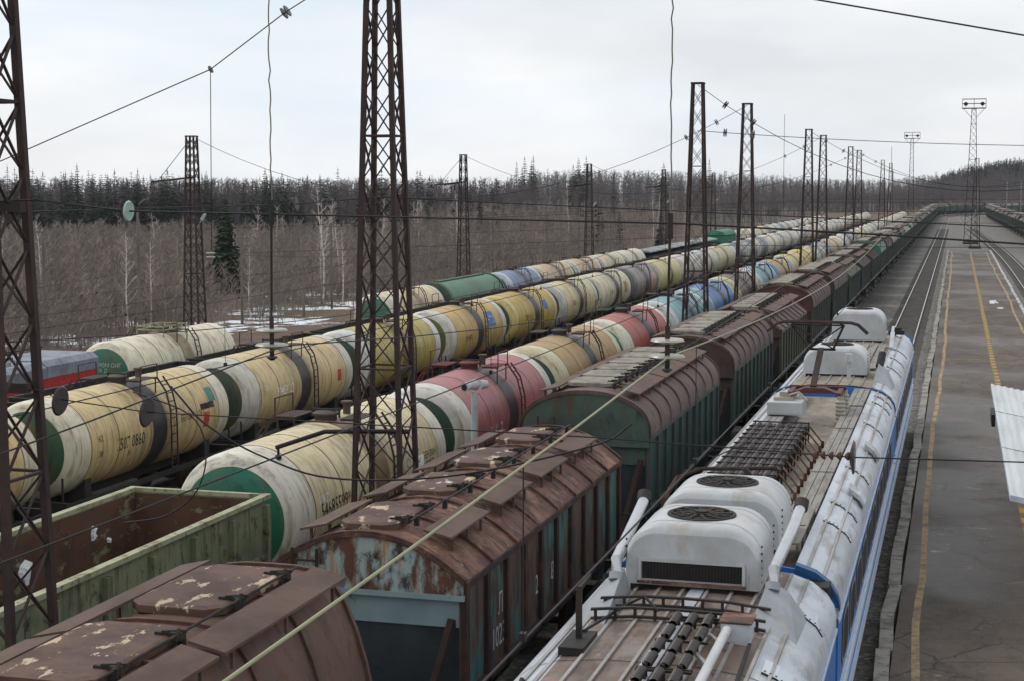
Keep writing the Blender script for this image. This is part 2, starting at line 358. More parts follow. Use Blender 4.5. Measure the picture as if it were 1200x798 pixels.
k = NT('ballast'); f1 = k.noise(.5, 4, .55, (1, .35, 1), raw=True); f2 = k.noise(2.6, 8, .8, (1, .6, 1), raw=True, off=2)
vor = k.n('ShaderNodeTexVoronoi'); vor.inputs['Scale'].default_value = 9; k.l(k.raw, vor.inputs['Vector'])
vo2 = k.n('ShaderNodeTexVoronoi'); vo2.inputs['Scale'].default_value = 2.6; k.l(k.raw, vo2.inputs['Vector'])
c = k.mix(k.ramp(f1, .38, .62), S(108, 105, 100), S(124, 119, 112)); c = k.mix(k.ramp(f2, .44, .64), c, S(74, 72, 69))
c = k.mix(k.mul(k.ramp(vor.outputs['Color'], .55, .9), .75), c, S(158, 154, 148)); c = k.mix(k.mul(k.ramp(vo2.outputs['Color'], .75, .95), .5), c, S(132, 128, 122))
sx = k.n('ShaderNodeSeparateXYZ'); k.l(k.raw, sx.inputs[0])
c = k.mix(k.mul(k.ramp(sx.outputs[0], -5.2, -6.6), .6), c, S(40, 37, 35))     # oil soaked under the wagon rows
k.out(c, .95, 0, vor.outputs['Distance'], .9, .06); M['ballast'] = k.m
k = NT('platform_asphalt'); f1 = k.noise(.22, 7, .62, (1, .7, 1), raw=True); f2 = k.noise(1.1, 9, .75, (1, .8, 1), raw=True, off=2); f3 = k.noise(14, 5, .75, raw=True, off=4)
f4 = k.noise(1.2, 10, .75, (.8, 1.5, 1), raw=True, off=9); f5 = k.noise(.12, 3, .5, raw=True, off=12)
c = k.mix(k.ramp(f1, .36, .64), S(78, 70, 63), S(108, 95, 84)); c = k.mix(k.mul(k.ramp(f2, .46, .64), .8), c, S(62, 57, 52))
c = k.mix(k.mul(k.ramp(f5, .5, .6), .45), c, S(52, 49, 46))
c = k.mix(k.mul(k.mul(k.ramp(f4, .60, .66), k.ramp(f1, .44, .56)), .75), c, S(164, 150, 136)); c = k.mix(k.mul(k.ramp(f3, .48, .7), .55), c, S(112, 102, 94))
vc = k.n('ShaderNodeTexVoronoi', feature='DISTANCE_TO_EDGE'); vc.inputs['Scale'].default_value = .55
wv = k.n('ShaderNodeVectorMath', operation='ADD'); k.l(k.raw, wv.inputs[0]); k.l(k.mul(f2, 1.4), wv.inputs[1]); k.l(wv.outputs[0], vc.inputs['Vector'])
c = k.mix(k.mul(k.mul(k.ramp(vc.outputs['Distance'], .018, .004), k.ramp(f1, .42, .5)), .8), c, S(34, 32, 30))
k.out(c, k.ramp(f5, .45, .6, .9, .5), 0, f3, .5, .02); M['asphalt'] = k.m
def worn(name, col, under, lo=.44, hi=.6):
    k = NT(name); f = k.noise(2.4, 7, .75, raw=True); return k.out(k.mix(k.ramp(f, lo, hi), col, under), .85)
M['yellow'] = worn('worn_yellow_paint', S(168, 145, 106), S(112, 100, 84), .42, .62)
M['tactile'] = worn('worn_tactile_paint', S(172, 142, 66), S(96, 84, 66), .5, .7)
M['roadwhite'] = worn('worn_white_paint', S(190, 188, 182), S(118, 111, 104), .44, .62)
k = NT('wet_ice'); k.out(S(158, 161, 164), .15, spec=.5); M['puddle'] = k.m

YS = [-60, 0, 30, 60, 100, 150, 200, 300, 400, 500, 600, 640, 680, 720, 760, 800, 850, 900, 1000, 1200, 1600, 2400, 4000]
def hill(x, y):
    z = gz(x)
    if y > 560 and x > -60: z += 13*smooth((y-880)/150)*smooth((x+40)/80)
    d = math.hypot(x, y)
    z += 5*smooth((d-400)/300)*smooth((-x-60)/80)
    return z-.19
sheet('ground', [-2400, -900, -500, -350, -250, -180, -120, -80, -60, -48, -45, -36.4, -31.3, -26.26, -15, -9, 10, 30, 60, 120, 300, 900], YS, hill, M['earth'])
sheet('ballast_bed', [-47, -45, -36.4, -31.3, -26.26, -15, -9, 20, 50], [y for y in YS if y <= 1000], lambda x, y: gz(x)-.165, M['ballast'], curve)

def rails(X0, xf, y0, y1, z, mats=('rail_web', 'rail_top')):
    ys = []; y = y0
    while y < y1: ys.append(y); y += 12
    ys.append(y1)
    for s_ in (-1, 1):
        mb = MB()
        for part, (wd, z0, z1) in enumerate(((.13, -.02, .02), (.022, .02, .13), (.072, .13, .17))):
            mb.cur = 1 if part == 2 else 0
            vs = []; 
            for y in ys:
                c = xf(y)+s_*.76
                vs += [(c-wd/2, y, z+z0), (c+wd/2, y, z+z0), (c+wd/2, y, z+z1), (c-wd/2, y, z+z1)]
            mb.add(vs, [(i*4+a, i*4+(a+1) % 4, i*4+4+(a+1) % 4, i*4+4+a) for i in range(len(ys)-1) for a in range(4)])
        tag(mb.build('rail', [M['railweb'], M['railtop']], smooth=False), kind='structure')
M['railweb'] = paint('rail_web_rust', S(78, 60, 50), [(S(50, 42, 38), 2, .45, .65, .7, ISO)], .8)
M['railtop'] = paint('rail_head_polish', S(176, 177, 180), [(S(128, 124, 120), .4, .5, .7, .5, ISO)], .28, .6)
def sleepers(xf, y0, y1, z):
    mb = MB(); y = y0
    while y < y1:
        c = xf(y); mb.cb(c+rnd.uniform(-.03, .03), y, z-.035, 2.6, .24, .09); y += .56
    tag(mb.build('sleeper_row', M['sleeper'], smooth=False), kind='structure')
M['sleeper'] = paint('sleeper_concrete', S(106, 101, 95), [(S(78, 74, 69), 1.4, .42, .62, .8, ISO), (S(118, 112, 106), 3, .6, .7, .5, ISO)], .9)
TX = {'loco': -3.22, 'hop': -8.5, 'A': -14.97, 'B': -26.26, 'D': -31.3, 'C': -36.4}
for kx, X0 in TX.items():
    y1 = 830 if kx in ('loco', 'hop') else 600
    rails(X0, lambda y, X0=X0: track_x(X0, y), -20, y1, gz(X0)-.17)
rails(0, right_track_x, -20, 830, -.17); rails(0, row_r_x, 120, 830, -.17)
sleepers(lambda y: track_x(-3.22, y), 40, 420, -.17+.02); sleepers(right_track_x, 120, 420, -.15)

# platform
PZ = .32
mb = MB()
mb.box(-1.02, 5.0, -10, 256, -.2, PZ)
tag(mb.build('platform', M['asphalt'], smooth=False), kind='structure')
mb = MB(); y = -10
while y < 255:
    L = rnd.uniform(2.2, 3.2); a = rnd.uniform(-.05, .05); b = rnd.uniform(-.05, .05); z = PZ+.03+rnd.uniform(-.03, .02)
    mb.add([(-1.34+a, y, -.1), (-1.06+a, y, -.1), (-1.06+b, y+L-.05, -.1), (-1.34+b, y+L-.05, -.1), (-1.34+a, y, z), (-1.06+a, y, z), (-1.06+b, y+L-.05, z), (-1.34+b, y+L-.05, z)],
           [(0,3,2,1),(4,5,6,7),(0,1,5,4),(1,2,6,5),(2,3,7,6),(3,0,4,7)])
    y += L
tag(mb.build('platform_kerb', M['kerb'], smooth=False), kind='structure')
mb = MB(); y = -10
while y < 255:
    L = rnd.uniform(2.2, 3.2); a = rnd.uniform(-.04, .04)
    mb.box(5.01+a, 5.26+a, y, y+L-.05, -.1, PZ+.04+rnd.uniform(-.02, .02)); y += L
tag(mb.build('platform_kerb', M['roadwhite'], smooth=False), kind='structure')
def ribbon(name, x, wd, y0, y1, mat, wob=.05, dash=0, seed=1):
    lift = .008 if dash else .004
    r_ = random.Random(seed); mb = MB(); ys = np.arange(y0, y1, 2.0 if not dash else dash); off = [0]
    for _ in ys: off.append(off[-1]*.86+r_.uniform(-wob, wob))
    for i, y in enumerate(ys[:-1]):
        e = ys[i+1] if not dash else y+dash*.5
        a, b = off[i], off[i+1]; wa = wd*r_.uniform(.85, 1.15)
        wb = wd if dash else wd
        mb.add([(x+a-wd/2, y, PZ+lift), (x+a+wd/2, y, PZ+lift), (x+b+wd/2, e, PZ+lift), (x+b-wd/2, e, PZ+lift)], [(0,1,2,3)])
    return tag(mb.build(name, mat, smooth=False), kind='structure')
ribbon('platform_line', -.58, .16, -8, 254, M['yellow'], .05)
ribbon('platform_line', 4.35, .16, 30, 254, M['yellow'], .05, seed=3)
ribbon('tactile_strip', 2.08, .22, 20, 254, M['tactile'], .015, dash=1.5, seed=5)
ribbon('tactile_base', 2.08, .3, 20, 254, worn('worn_base', S(126, 110, 84), S(96, 86, 76)), .005, seed=9)
mb = MB()
for (x0, x1, y, d) in ((-.4, .75, 232, .5), (-.35, .6, 133, .14), (-.3, .4, 150, .12), (-.4, 1.5, 90, .08), (2.3, 4.3, 254.4, .3), (-.2, .5, 116, .1)):
    mb.add([(x0, y, PZ+.004), (x1, y, PZ+.004), (x1, y+d, PZ+.004), (x0, y+d, PZ+.004)], [(0,1,2,3)])
tag(mb.build('platform_marking', M['roadwhite'], smooth=False), kind='structure')
for (x, y, a, b) in ((3.1, 137, .5, 3.0), (3.5, 130, .3, 1.2)):
    mb = MB(); n = 26
    mb.add([(x, y, PZ+.005)]+[(x+a*math.cos(2*math.pi*i/n)*rnd.uniform(.45, 1.1), y+b*math.sin(2*math.pi*i/n)*rnd.uniform(.45, 1), PZ+.005) for i in range(n)], [(0, i+1, (i+1) % n+1) for i in range(n)])
    tag(mb.build('puddle', M['puddle'], smooth=False), kind='structure')

# ------------------------------------------------------------------ wagons
def add_bogie(root, y, detail):
    b = MB()
    for s_ in (-1, 1):
        b.bar((s_*1.02, y-1.25, .5), (s_*1.02, y-.45, .42), .14, .26); b.bar((s_*1.02, y-.45, .42), (s_*1.02, y+.45, .42), .16, .36); b.bar((s_*1.02, y+.45, .42), (s_*1.02, y+1.25, .5), .14, .26)
    b.cb(0, y, .62, 2.0, .4, .22)
    o = b.build('bogie', M['frame'], root, smooth=False)
    if detail:
        for dy in (-.92, .92):
            m = MB(); m.cyl((-.95, y+dy, .475), (.95, y+dy, .475), .08, n=8)
            for s_ in (-1, 1):
                m.cyl((s_*.69, y+dy, .475), (s_*.83, y+dy, .475), .475, n=20)
            m.build('wheel', M['wheel'], o, ang=40)
ZC, RT = 2.6, 1.5
def dish(r): return 5.0+.46*math.sqrt(max(0, 1-(r/RT)**2))
def make_tank(detail=2):
    n = {2: 64, 1: 24}[detail]
    root = empty('tank_wagon')
    b = MB(); b.lathe_y([(-4.22, RT), (4.22, RT)], n, 0, ZC); b.build('barrel', M['tank'], root)
    for s_ in (-1, 1):
        b = MB(); rs = [1.5, 1.47, 1.4, 1.3, 1.2]
        b.lathe_y([(s_*4.22, RT)]+[(s_*dish(r), r) for r in rs], n, 0, ZC); b.build('end_band', M['tank'], root, color=(.6, .57, .5, 1), ang=60)
        b = MB(); b.lathe_y([(s_*dish(r), r) for r in (1.2, 1.0, .8, .55, .3, .1, .001)], n, 0, ZC); b.build('end_cap', M['tank'], root, color=(.05, .2, .12, 1), ang=60)
    b = MB(); b.lathe_y([(-.46, RT+.002), (-.46, RT+.012), (.46, RT+.012), (.46, RT+.002)], n, 0, ZC); b.build('saddle_band', M['band'], root, color=(.03, .03, .032, 1))
    zt = ZC+RT
    if detail == 2:
        for y in (-4.24, -2.6, 2.6, 4.24):
            b = MB(); b.lathe_y([(y-.014, RT), (y-.014, RT+.008), (y+.014, RT+.008), (y+.014, RT)], n, 0, ZC); b.build('weld_seam', M['fitting'], root, color=S(112, 94, 74))
    b = MB(); b.lathe_z([(zt-.1, .28), (zt+.12, .28), (zt+.12, .34), (zt+.17, .34), (zt+.22, .24), (zt+.24, .001)], 20 if detail == 2 else 10)
    hatch = b.build('hatch', M['fitting'], root, color=S(74, 66, 60))
    if detail == 2:
        b = MB(); b.bar((-.4, 0, zt+.25), (.4, 0, zt+.25), .045); b.cyl((.36, 0, zt+.05), (.36, 0, zt+.3), .03, n=8); b.cyl((-.36, 0, zt+.05), (-.36, 0, zt+.3), .03, n=8)
        b.build('hatch_clamp', M['fitting'], hatch, color=S(60, 52, 48))
        b = MB()
        b.cyl((.1, 1.15, zt-.05), (.1, 1.15, zt+.26), .1, n=12); b.cyl((.1, 1.15, zt+.26), (.1, 1.15, zt+.32), .15, n=12)
        b.build('safety_valve', M['fitting'], root, color=S(84, 74, 66))
        for s_ in (-1, 1):
            b = MB()
            for i in range(5): b.cb(s_*(.62+.11*i), -.0, zt+.1-.0*i, .07, 1.15, .03)
            b.bar((s_*.6, -.5, zt+.07), (s_*1.12, -.5, zt+.07), .04); b.bar((s_*.6, .5, zt+.07), (s_*1.12, .5, zt+.07), .04)
            b.bar((s_*1.08, -.5, zt-.42), (s_*1.08, -.5, zt+.08), .035); b.bar((s_*1.08, .5, zt-.42), (s_*1.08, .5, zt+.08), .035)
            b.build('deck', M['fitting'], root, color=S(70, 60, 54), smooth=False)
        for s_ in (-1, 1):
            b = MB()
            for y in (-.55, .55): b.bar((s_*1.12, y, zt+.08), (s_*1.12, y, zt+.55), .03)
            b.bar((s_*1.12, -.55, zt+.55), (s_*1.12, .55, zt+.55), .03)
            b.build('handrail', M['fitting'], root, color=S(66, 54, 50), smooth=False)
        for s_ in (-1, 1):
            b = MB(); path = [(1.13, .1), (1.45, -.35), (1.6, -.95), (1.62, -1.6), (1.62, -2.9)]
            for dy in (-.2, .2):
                for (x0, z0), (x1, z1) in zip(path, path[1:]): b.bar((s_*x0, .72*s_+dy, zt+z0), (s_*x1, .72*s_+dy, zt+z1), .04, .05)
            for i in range(11):
                z = -.15-.27*i; x = np.interp(-z, [-.1, .35, .95, 1.6, 2.9], [1.13, 1.45, 1.6, 1.62, 1.62]); b.bar((s_*x, .72*s_-.2, zt+z), (s_*x, .72*s_+.2, zt+z), .03)
            b.build('ladder', M['fitting'], root, color=S(62, 50, 46), smooth=False)
    b = MB(); b.cb(0, 0, 1.0, .5, 11.2, .32)
    for s_ in (-1, 1):
        b.cb(0, s_*3.95, 1.05, 2.3, .42, .5); b.cb(0, s_*5.55, 1.02, 2.9, .16, .34); b.cb(0, s_*5.85, .98, .26, .5, .26)
        for x in (-1.02, 1.02): b.poly([(x-.14, 1.1), (x+.14, 1.1), (x+.14*(1 if x > 0 else 1), 1.55 if x < 0 else 1.62), (x-.14, 1.55)], s_*3.95-.18, s_*3.95+.18)
        b.bar((-1.25, s_*5.5, 1.15), (-1.25, s_*5.5, 1.9), .05); b.bar((1.25, s_*5.5, 1.15), (1.25, s_*5.5, 1.9), .05)
    b.bar((1.32, -5.5, 1.02), (1.32, 5.5, 1.02), .09, .16); b.bar((-1.32, -5.5, 1.02), (-1.32, 5.5, 1.02), .09, .16)
    b.build('underframe', M['frame'], root, smooth=False)
    for y in (-3.95, 3.95): add_bogie(root, y, detail == 2)
    return root
on_side = lambda a0, y0, r=RT+.006: (lambda u, v: (r*math.cos(R(a0)+v/r), y0+u, ZC+r*math.sin(R(a0)+v/r)))
on_end = lambda z0: (lambda u, v: (u, -(dish(min(1.45, math.hypot(u, v+z0)))+.006), ZC+z0+v))
def decal(parent, a0, a1, y0, y1, mat, name='decal', r=RT+.005):
    b = MB(); b.lathe_y([(y0, r), (y1, r)], 10, 0, ZC, a0, a1); return b.build(name, mat, parent)

def profile(kind):
    if kind == 'flat': xs = np.linspace(-1, 1, 25); return [(1.58*x, 4.36-.66*abs(x)**2.1) for x in xs]
    if kind == 'barrel': return [(1.6*math.sin(t)*1.0, 3.72+1.0*(max(0, math.cos(t)))**.8) for t in np.linspace(-math.pi/2, math.pi/2, 29)]
    if kind == 'round':
        h = [(0, 4.64), (.35, 4.635), (.62, 4.6), (.82, 4.48), (1.0, 4.22), (1.15, 3.86), (1.28, 3.42), (1.38, 2.95), (1.46, 2.45), (1.5, 2.2)]
        return [(-x, z) for x, z in reversed(h)]+h[1:]
    if kind == 'gable': return [(-1.58, 3.7), (-.55, 4.5), (-.5, 4.52), (.5, 4.52), (.55, 4.5), (1.58, 3.7)]
HL = 5.66
def make_hopper(kind, detail=2, lids=4, rusty=False, name='hopper_wagon'):
    root = empty(name); pf = profile(kind); zt = max(z for x, z in pf)
    roofm = M['rusty_roof'] if rusty else M['old_roof']; wallm = M['wall']
    b = MB(); b.strip(pf, -HL-.06, HL+.06, .05)
    for i in range(9 if detail == 2 else 0):
        y = -HL+HL*2*i/8
        if kind == 'gable' or rusty: y += .001
        vs = [(x*1.012 if kind != 'round' else x*1.03, z+.04) for x, z in pf]; b.strip(vs, y-.035, y+.035, .05)
    if detail == 2 and kind != 'round': b.strip([(-1.6, pf[0][1]-.02), (-1.6, pf[0][1]+.02)], -HL, HL)
    b.build('roof', roofm, root, color=S(112, 88, 82), ang=25)
    for s_ in (-1, 1):
        b = MB(); out = [(x*.985, z-.03) for x, z in pf]+([(1.55, 3.5), (-1.55, 3.5)] if kind != 'round' else [(1.4, 2.0), (-1.4, 2.0)])
        b.poly(out, s_*HL-.02, s_*HL+.02)
        ew = b.build('end_wall', M['rustwall'] if rusty else wallm, root, color=S(80, 96, 84), smooth=False)
        b = MB()
        ez = 0 if kind != 'round' else -1.3
        b.cb(0, s_*(HL-.02), 3.46+ez, 3.14, .14, .08)
        b.box(-1.52, 1.52, s_*(HL-.1)-.02, s_*(HL-.1)+.02, 2.98+ez, 3.42+ez)
        b.build('end_beam', M['tealplate'] if rusty else wallm, root, color=S(70, 86, 76), smooth=False)
        b = MB(); y0 = s_*(HL-.14); y1 = s_*4.75
        b.add([(-1.45, y0, 2.98), (1.45, y0, 2.98), (1.4, y1, 1.25), (-1.4, y1, 1.25)], [(0, 1, 2, 3)])
        b.build('slope_sheet', M['slope'], root, color=S(84, 92, 96), smooth=False)
        if detail == 2:
            for x in (-1, 1):
                b = MB(); b.bar((x*1.35, s_*(HL-.1), 3.1), (x*1.0, s_*6.35, 1.25), .12, .1); b.build('brace', M['rib'], root, smooth=False)
            b = MB()
            for x in (-1.15, -.75): b.bar((x, s_*(HL+.12), 1.2), (x, s_*(HL+.12), 4.1), .04)
            for i in range(9): b.bar((-1.15, s_*(HL+.12), 1.35+.32*i), (-.75, s_*(HL+.12), 1.35+.32*i), .03)
            b.build('ladder', M['rib'], root, smooth=False)
    for s_ in (-1, 1):
        b = MB(); b.box(s_*1.5-.03, s_*1.5+.03, -HL+.05, HL-.05, 1.9, 3.66 if kind != 'round' else 2.2)
        b.add([(s_*1.5, -HL+.2, 1.9), (s_*1.5, HL-.2, 1.9), (s_*.9, HL-1.4, 1.0), (s_*.9, -HL+1.4, 1.0)], [(0, 1, 2, 3)])
        sw = b.build('side_wall', M['rustside'] if rusty else wallm, root, color=S(60, 96, 90), smooth=False)
        b = MB()
        for i in range(11):
            y = -HL+.1+(2*HL-.2)*i/10; b.cb(s_*1.55, y, 2.75 if kind != 'round' else 2.0, .1, .15, 1.86 if kind != 'round' else .4)
        b.bar((s_*1.56, -HL, 3.64 if kind != 'round' else 2.2), (s_*1.56, HL, 3.64 if kind != 'round' else 2.2), .1, .1); b.bar((s_*1.54, -HL, 1.9), (s_*1.54, HL, 1.9), .12, .14)
        b.build('rib', M['rib'] if rusty else wallm, sw, color=S(74, 80, 74), smooth=False)
    # roof fittings
    if kind == 'flat':
        ly = [-4.45+2.85*i for i in range(4)]; lw, ll = .95, 1.8
    elif lids > 4:
        ly = [-4.0+1.6*i for i in range(6)]; lw, ll = 1.2, 1.3
    else:
        ly = [-4.2+2.8*i for i in range(4)]; lw, ll = 1.2, 2.1
    for y in ly:
        b = MB(); c = .18; x0 = -.12
        o = [(x0-lw/2+c, y-ll/2), (x0+lw/2-c, y-ll/2), (x0+lw/2, y-ll/2+c), (x0+lw/2, y+ll/2-c), (x0+lw/2-c, y+ll/2), (x0-lw/2+c, y+ll/2), (x0-lw/2, y+ll/2-c), (x0-lw/2, y-ll/2+c)]
        n = 8; zb = zt+(.0 if kind != 'flat' else -.02)
        lv = [(px, py, zb) for px, py in o]+[(px, py, zb+.085) for px, py in o]+[(x0+(px-x0)*.9, y+(py-y)*.93, zb+.105) for px, py in o]
        b.add(lv, [(i, (i+1) % n, n+(i+1) % n, n+i) for i in range(n)]+[(n+i, n+(i+1) % n, 2*n+(i+1) % n, 2*n+i) for i in range(n)]+[tuple(range(2*n, 3*n))])
        lid = b.build('hatch', M['peel_lid'] if (rusty or lids == 3) else M['lid'], root, color=S(142, 137, 124), smooth=False)
        if detail == 2:
            for dy in (-ll*.3, ll*.3):
                b = MB(); b.cb(x0+lw/2+.06, y+dy, zb+.11, .13, .1, .09); b.bar((x0+lw/2-.12, y+dy, zb+.14), (x0+lw/2+.16, y+dy+.04, zb+.16), .035); b.cb(x0+lw/2-.08, y+dy+.02, zb+.12, .26, .05, .03)
                b.bar((x0+lw/2+.1, y+dy-.08, zb+.08), (x0+lw/2+.1, y+dy-.03, zb+.2), .035)
                b.build('latch', M['darksteel'], lid, smooth=False)
    if detail == 2:
        b = MB(); b.cyl((.56, -5.2, zt+.13), (.56, 5.2, zt+.13), .018, n=8)
        for i in range(8): b.cb(.56, -4.9+1.4*i, zt+.07, .07, .07, .16)
        b.build('locking_bar', M['darksteel'], root)
    zw = {'flat': 4.3, 'barrel': 4.68, 'gable': 4.5, 'round': 4.66}[kind]
    for s_ in (-1, 1):
        b = MB(); segs = 4 if kind == 'flat' else 3
        for i in range(segs):
            y0 = -5.4+10.8*i/segs+.12; y1 = -5.4+10.8*(i+1)/segs-(.5 if kind == 'flat' else .02)
            xa = 1.02 if kind != 'round' else .94; tilt = .05
            b.add([(s_*(xa-.22), y0, zw+tilt), (s_*(xa+.22), y0, zw-tilt), (s_*(xa+.22), y1, zw-tilt), (s_*(xa-.22), y1, zw+tilt),
                   (s_*(xa-.22), y0, zw+tilt+.035), (s_*(xa+.22), y0, zw-tilt+.035), (s_*(xa+.22), y1, zw-tilt+.035), (s_*(xa-.22), y1, zw+tilt+.035)],
                  [(0,3,2,1),(4,5,6,7),(0,1,5,4),(1,2,6,5),(2,3,7,6),(3,0,4,7)])
            for y in (y0+.3, (y0+y1)/2, y1-.3): b.bar((s_*(xa+.15), y, zw-.28), (s_*(xa+.15), y, zw-.02), .04)
        b.build('walkway', M['plank'], root, smooth=False)
    b = MB(); b.cb(0, 0, 1.0, .5, 13.6, .34)
    for s_ in (-1, 1):
        b.cb(0, s_*6.75, 1.05, 2.9, .16, .3); b.cb(0, s_*5.0, .95, 2.4, .4, .3); b.cb(0, s_*7.08, .98, .26, .5, .26)
        for x in (-1.35, 1.35): b.bar((x, s_*3.4, 1.1), (x, s_*6.75, 1.1), .1, .18)
        if detail == 2:
            for x in (-1.35, 1.35): b.bar((x, s_*6.7, 1.1), (x, s_*6.7, 2.0), .05)
            b.bar((-1.35, s_*6.7, 2.0), (1.35, s_*6.7, 2.0), .05)
    for y in (-1.9, 0, 1.9): b.poly([(-.9, 1.2), (.9, 1.2), (.5, .5), (-.5, .5)], y-.5, y+.5)
    b.build('underframe', M['frame'], root, smooth=False)
    for y in (-5.0, 5.0): add_bogie(root, y, detail == 2)
    return root

def make_gondola(outer, inner, rim, detail=2, top=3.52, name='gondola_wagon'):
    root = empty(name); L = 6.38
    for s_ in (-1, 1):
        b = MB(); b.cur = 0; b.box(min(s_*1.44, s_*1.5), max(s_*1.44, s_*1.5), -L, L, 1.35, top)
        b.cur = 1; b.add([(s_*1.435, -L+.06, 1.4), (s_*1.435, L-.06, 1.4), (s_*1.435, L-.06, top-.03), (s_*1.435, -L+.06, top-.03)], [(0, 1, 2, 3)])
        sw = b.build('side_wall', [outer, inner], root, smooth=False)
        if detail:
            b = MB()
            for i in range(9):
                y = -L+.12+(2*L-.24)*i/8; b.cb(s_*1.555, y, (1.35+top)/2-.04, .11, .16, top-1.5)
            b.bar((s_*1.52, -L, 2.35), (s_*1.52, L, 2.35), .05, .08)
            b.build('rib', outer, sw, smooth=False)
    for s_ in (-1, 1):
        b = MB(); b.cur = 0; b.box(-1.43, 1.43, min(s_*(L-.06), s_*L), max(s_*(L-.06), s_*L), 1.35, top)
        b.cur = 1; y = s_*(L-.065); b.add([(-1.43, y, 1.4), (1.43, y, 1.4), (1.43, y, top-.03), (-1.43, y, top-.03)], [(0, 1, 2, 3)])
        if detail:
            b.cur = 0
            for z in (1.9, 2.45, 3.0): b.cb(0, s_*(L+.03), z, 2.8, .06, .12)
        b.build('end_wall', [outer, inner], root, smooth=False)
    b = MB()
    for s_ in (-1, 1): b.box(min(s_*1.42, s_*1.58), max(s_*1.42, s_*1.58), -L-.04, L+.04, top, top+.09); b.box(-1.42, 1.42, min(s_*(L-.08), s_*(L+.04)), max(s_*(L-.08), s_*(L+.04)), top, top+.085)
    b.build('rim', rim, root, smooth=False)
    b = MB(); b.box(-1.43, 1.43, -L+.07, L-.07, 1.3, 1.38); b.build('floor', inner, root, smooth=False)
    b = MB(); b.cb(0, 0, 1.05, .5, 13.2, .4); b.cb(1.4, 0, 1.2, .12, 12.7, .2); b.cb(-1.4, 0, 1.2, .12, 12.7, .2)
    for s_ in (-1, 1): b.cb(0, s_*6.9, .98, .26, .5, .26)
    b.build('underframe', M['frame'], root, smooth=False)
    for y in (-4.3, 4.3): add_bogie(root, y, detail)
    return root

def place(o, X, Y, z=None):
    o.location = (X, Y, gz(X) if z is None else z); return o

# colours
CREAM = S(212, 196, 154); WHITE = S(216, 210, 194); GREEN = S(34, 110, 84); DKG = S(48, 74, 58); GREY = S(170, 168, 158)
T2 = make_tank(2); T1 = make_tank(1)
def tank(i, proto, X, Y, body, ring, cap, label, group, band=S(42, 42, 44), fit=None, first=[]):
    o = proto if proto not in first else copy_tree(proto)
    first.append(proto)
    for ch in o.children:
        b = base(ch)
        if b == 'barrel': ch.color = body
        elif b == 'end_band': ch.color = ring
        elif b == 'end_cap': ch.color = cap
        elif b == 'saddle_band': ch.color = band
        elif fit and b in ('deck', 'handrail', 'ladder', 'hatch'): ch.color = fit
    o.location = (track_x(X, Y), Y, gz(X)); o.rotation_euler.z = heading(Y)
    tag(o, label, 'tank wagon', group); return o
GA = 'tank wagons in the tank train beside the hoppers'
A = [ (CREAM, WHITE, GREEN, 'cream tank wagon with green end disc, coupled behind the open green gondola', S(126, 100, 74)),
 (S(166, 98, 100), S(206, 202, 190), S(44, 68, 56), 'dusty pink tank wagon directly behind the white loudspeaker pole', S(58, 52, 54)),
 (S(170, 140, 84), S(206, 196, 160), S(52, 78, 68), 'grimy ochre tank wagon with dark green end, between the pink and salmon tanks', S(50, 48, 52)),
 (S(172, 84, 74), S(214, 210, 190), S(40, 142, 132), 'salmon red tank wagon with teal end, behind the grimy ochre tank', S(62, 58, 62)),
 (S(116, 166, 176), S(200, 206, 200), S(56, 124, 118), 'pale turquoise tank wagon with teal end, behind the salmon red tank', None),
 (S(70, 122, 184), S(150, 186, 192), S(60, 118, 84), 'bright blue tank wagon with green and white end', None),
 (S(104, 84, 78), S(206, 192, 150), S(70, 64, 60), 'brown grey tank wagon with cream ring, behind the bright blue tank', None),
 (S(120, 168, 178), S(206, 210, 206), S(60, 128, 106), 'light blue tank wagon with green crescent, behind the brown grey tank', None),
 (S(196, 166, 90), S(120, 152, 186), S(90, 110, 140), 'yellow tank wagon with blue end ring, behind the light blue tank', None),
 (S(202, 180, 84), S(190, 190, 180), S(170, 168, 160), 'lemon yellow tank wagon with pale grey end ring', None),
 (S(210, 188, 84), S(206, 180, 90), S(200, 176, 100), 'all yellow tank wagon, last of the yellow ones in the tank train beside the hoppers', None),
 (S(190, 188, 176), S(206, 204, 196), S(120, 120, 112), 'off white tank wagon following the yellow tank wagons', None),
 (S(150, 148, 144), S(170, 168, 164), S(110, 108, 104), 'grey tank wagon following the off white one in the tank train beside the hoppers', None),
 (S(196, 168, 124), S(200, 180, 140), S(150, 130, 100), 'tan tank wagon following the grey one in the tank train beside the hoppers', None)]
FAR = [CREAM, WHITE, S(206, 186, 140), S(184, 182, 172), S(212, 204, 180), S(150, 146, 140), S(200, 178, 120), S(120, 130, 138), S(206, 200, 186)]
FARC = [DKG, S(150, 146, 132), S(70, 110, 90), S(120, 116, 108), S(60, 84, 70)]
TA = []
for i in range(36):
    Y = 36.17+12.02*i
    if i < len(A):
        b_, r_, c_, lb, bd = A[i]; TA.append(tank(i, T2 if i < 9 else T1, TX['A'], Y, b_, r_, c_, lb, GA, bd or S(60, 58, 58), S(104, 46, 44) if i == 1 else None))
    else:
        tank(i, T1, TX['A'], Y, rnd.choice(FAR), WHITE, rnd.choice(FARC), 'distant pale tank wagon far up the tank train beside the hoppers', GA)
GB = 'tank wagons in the middle tank train'
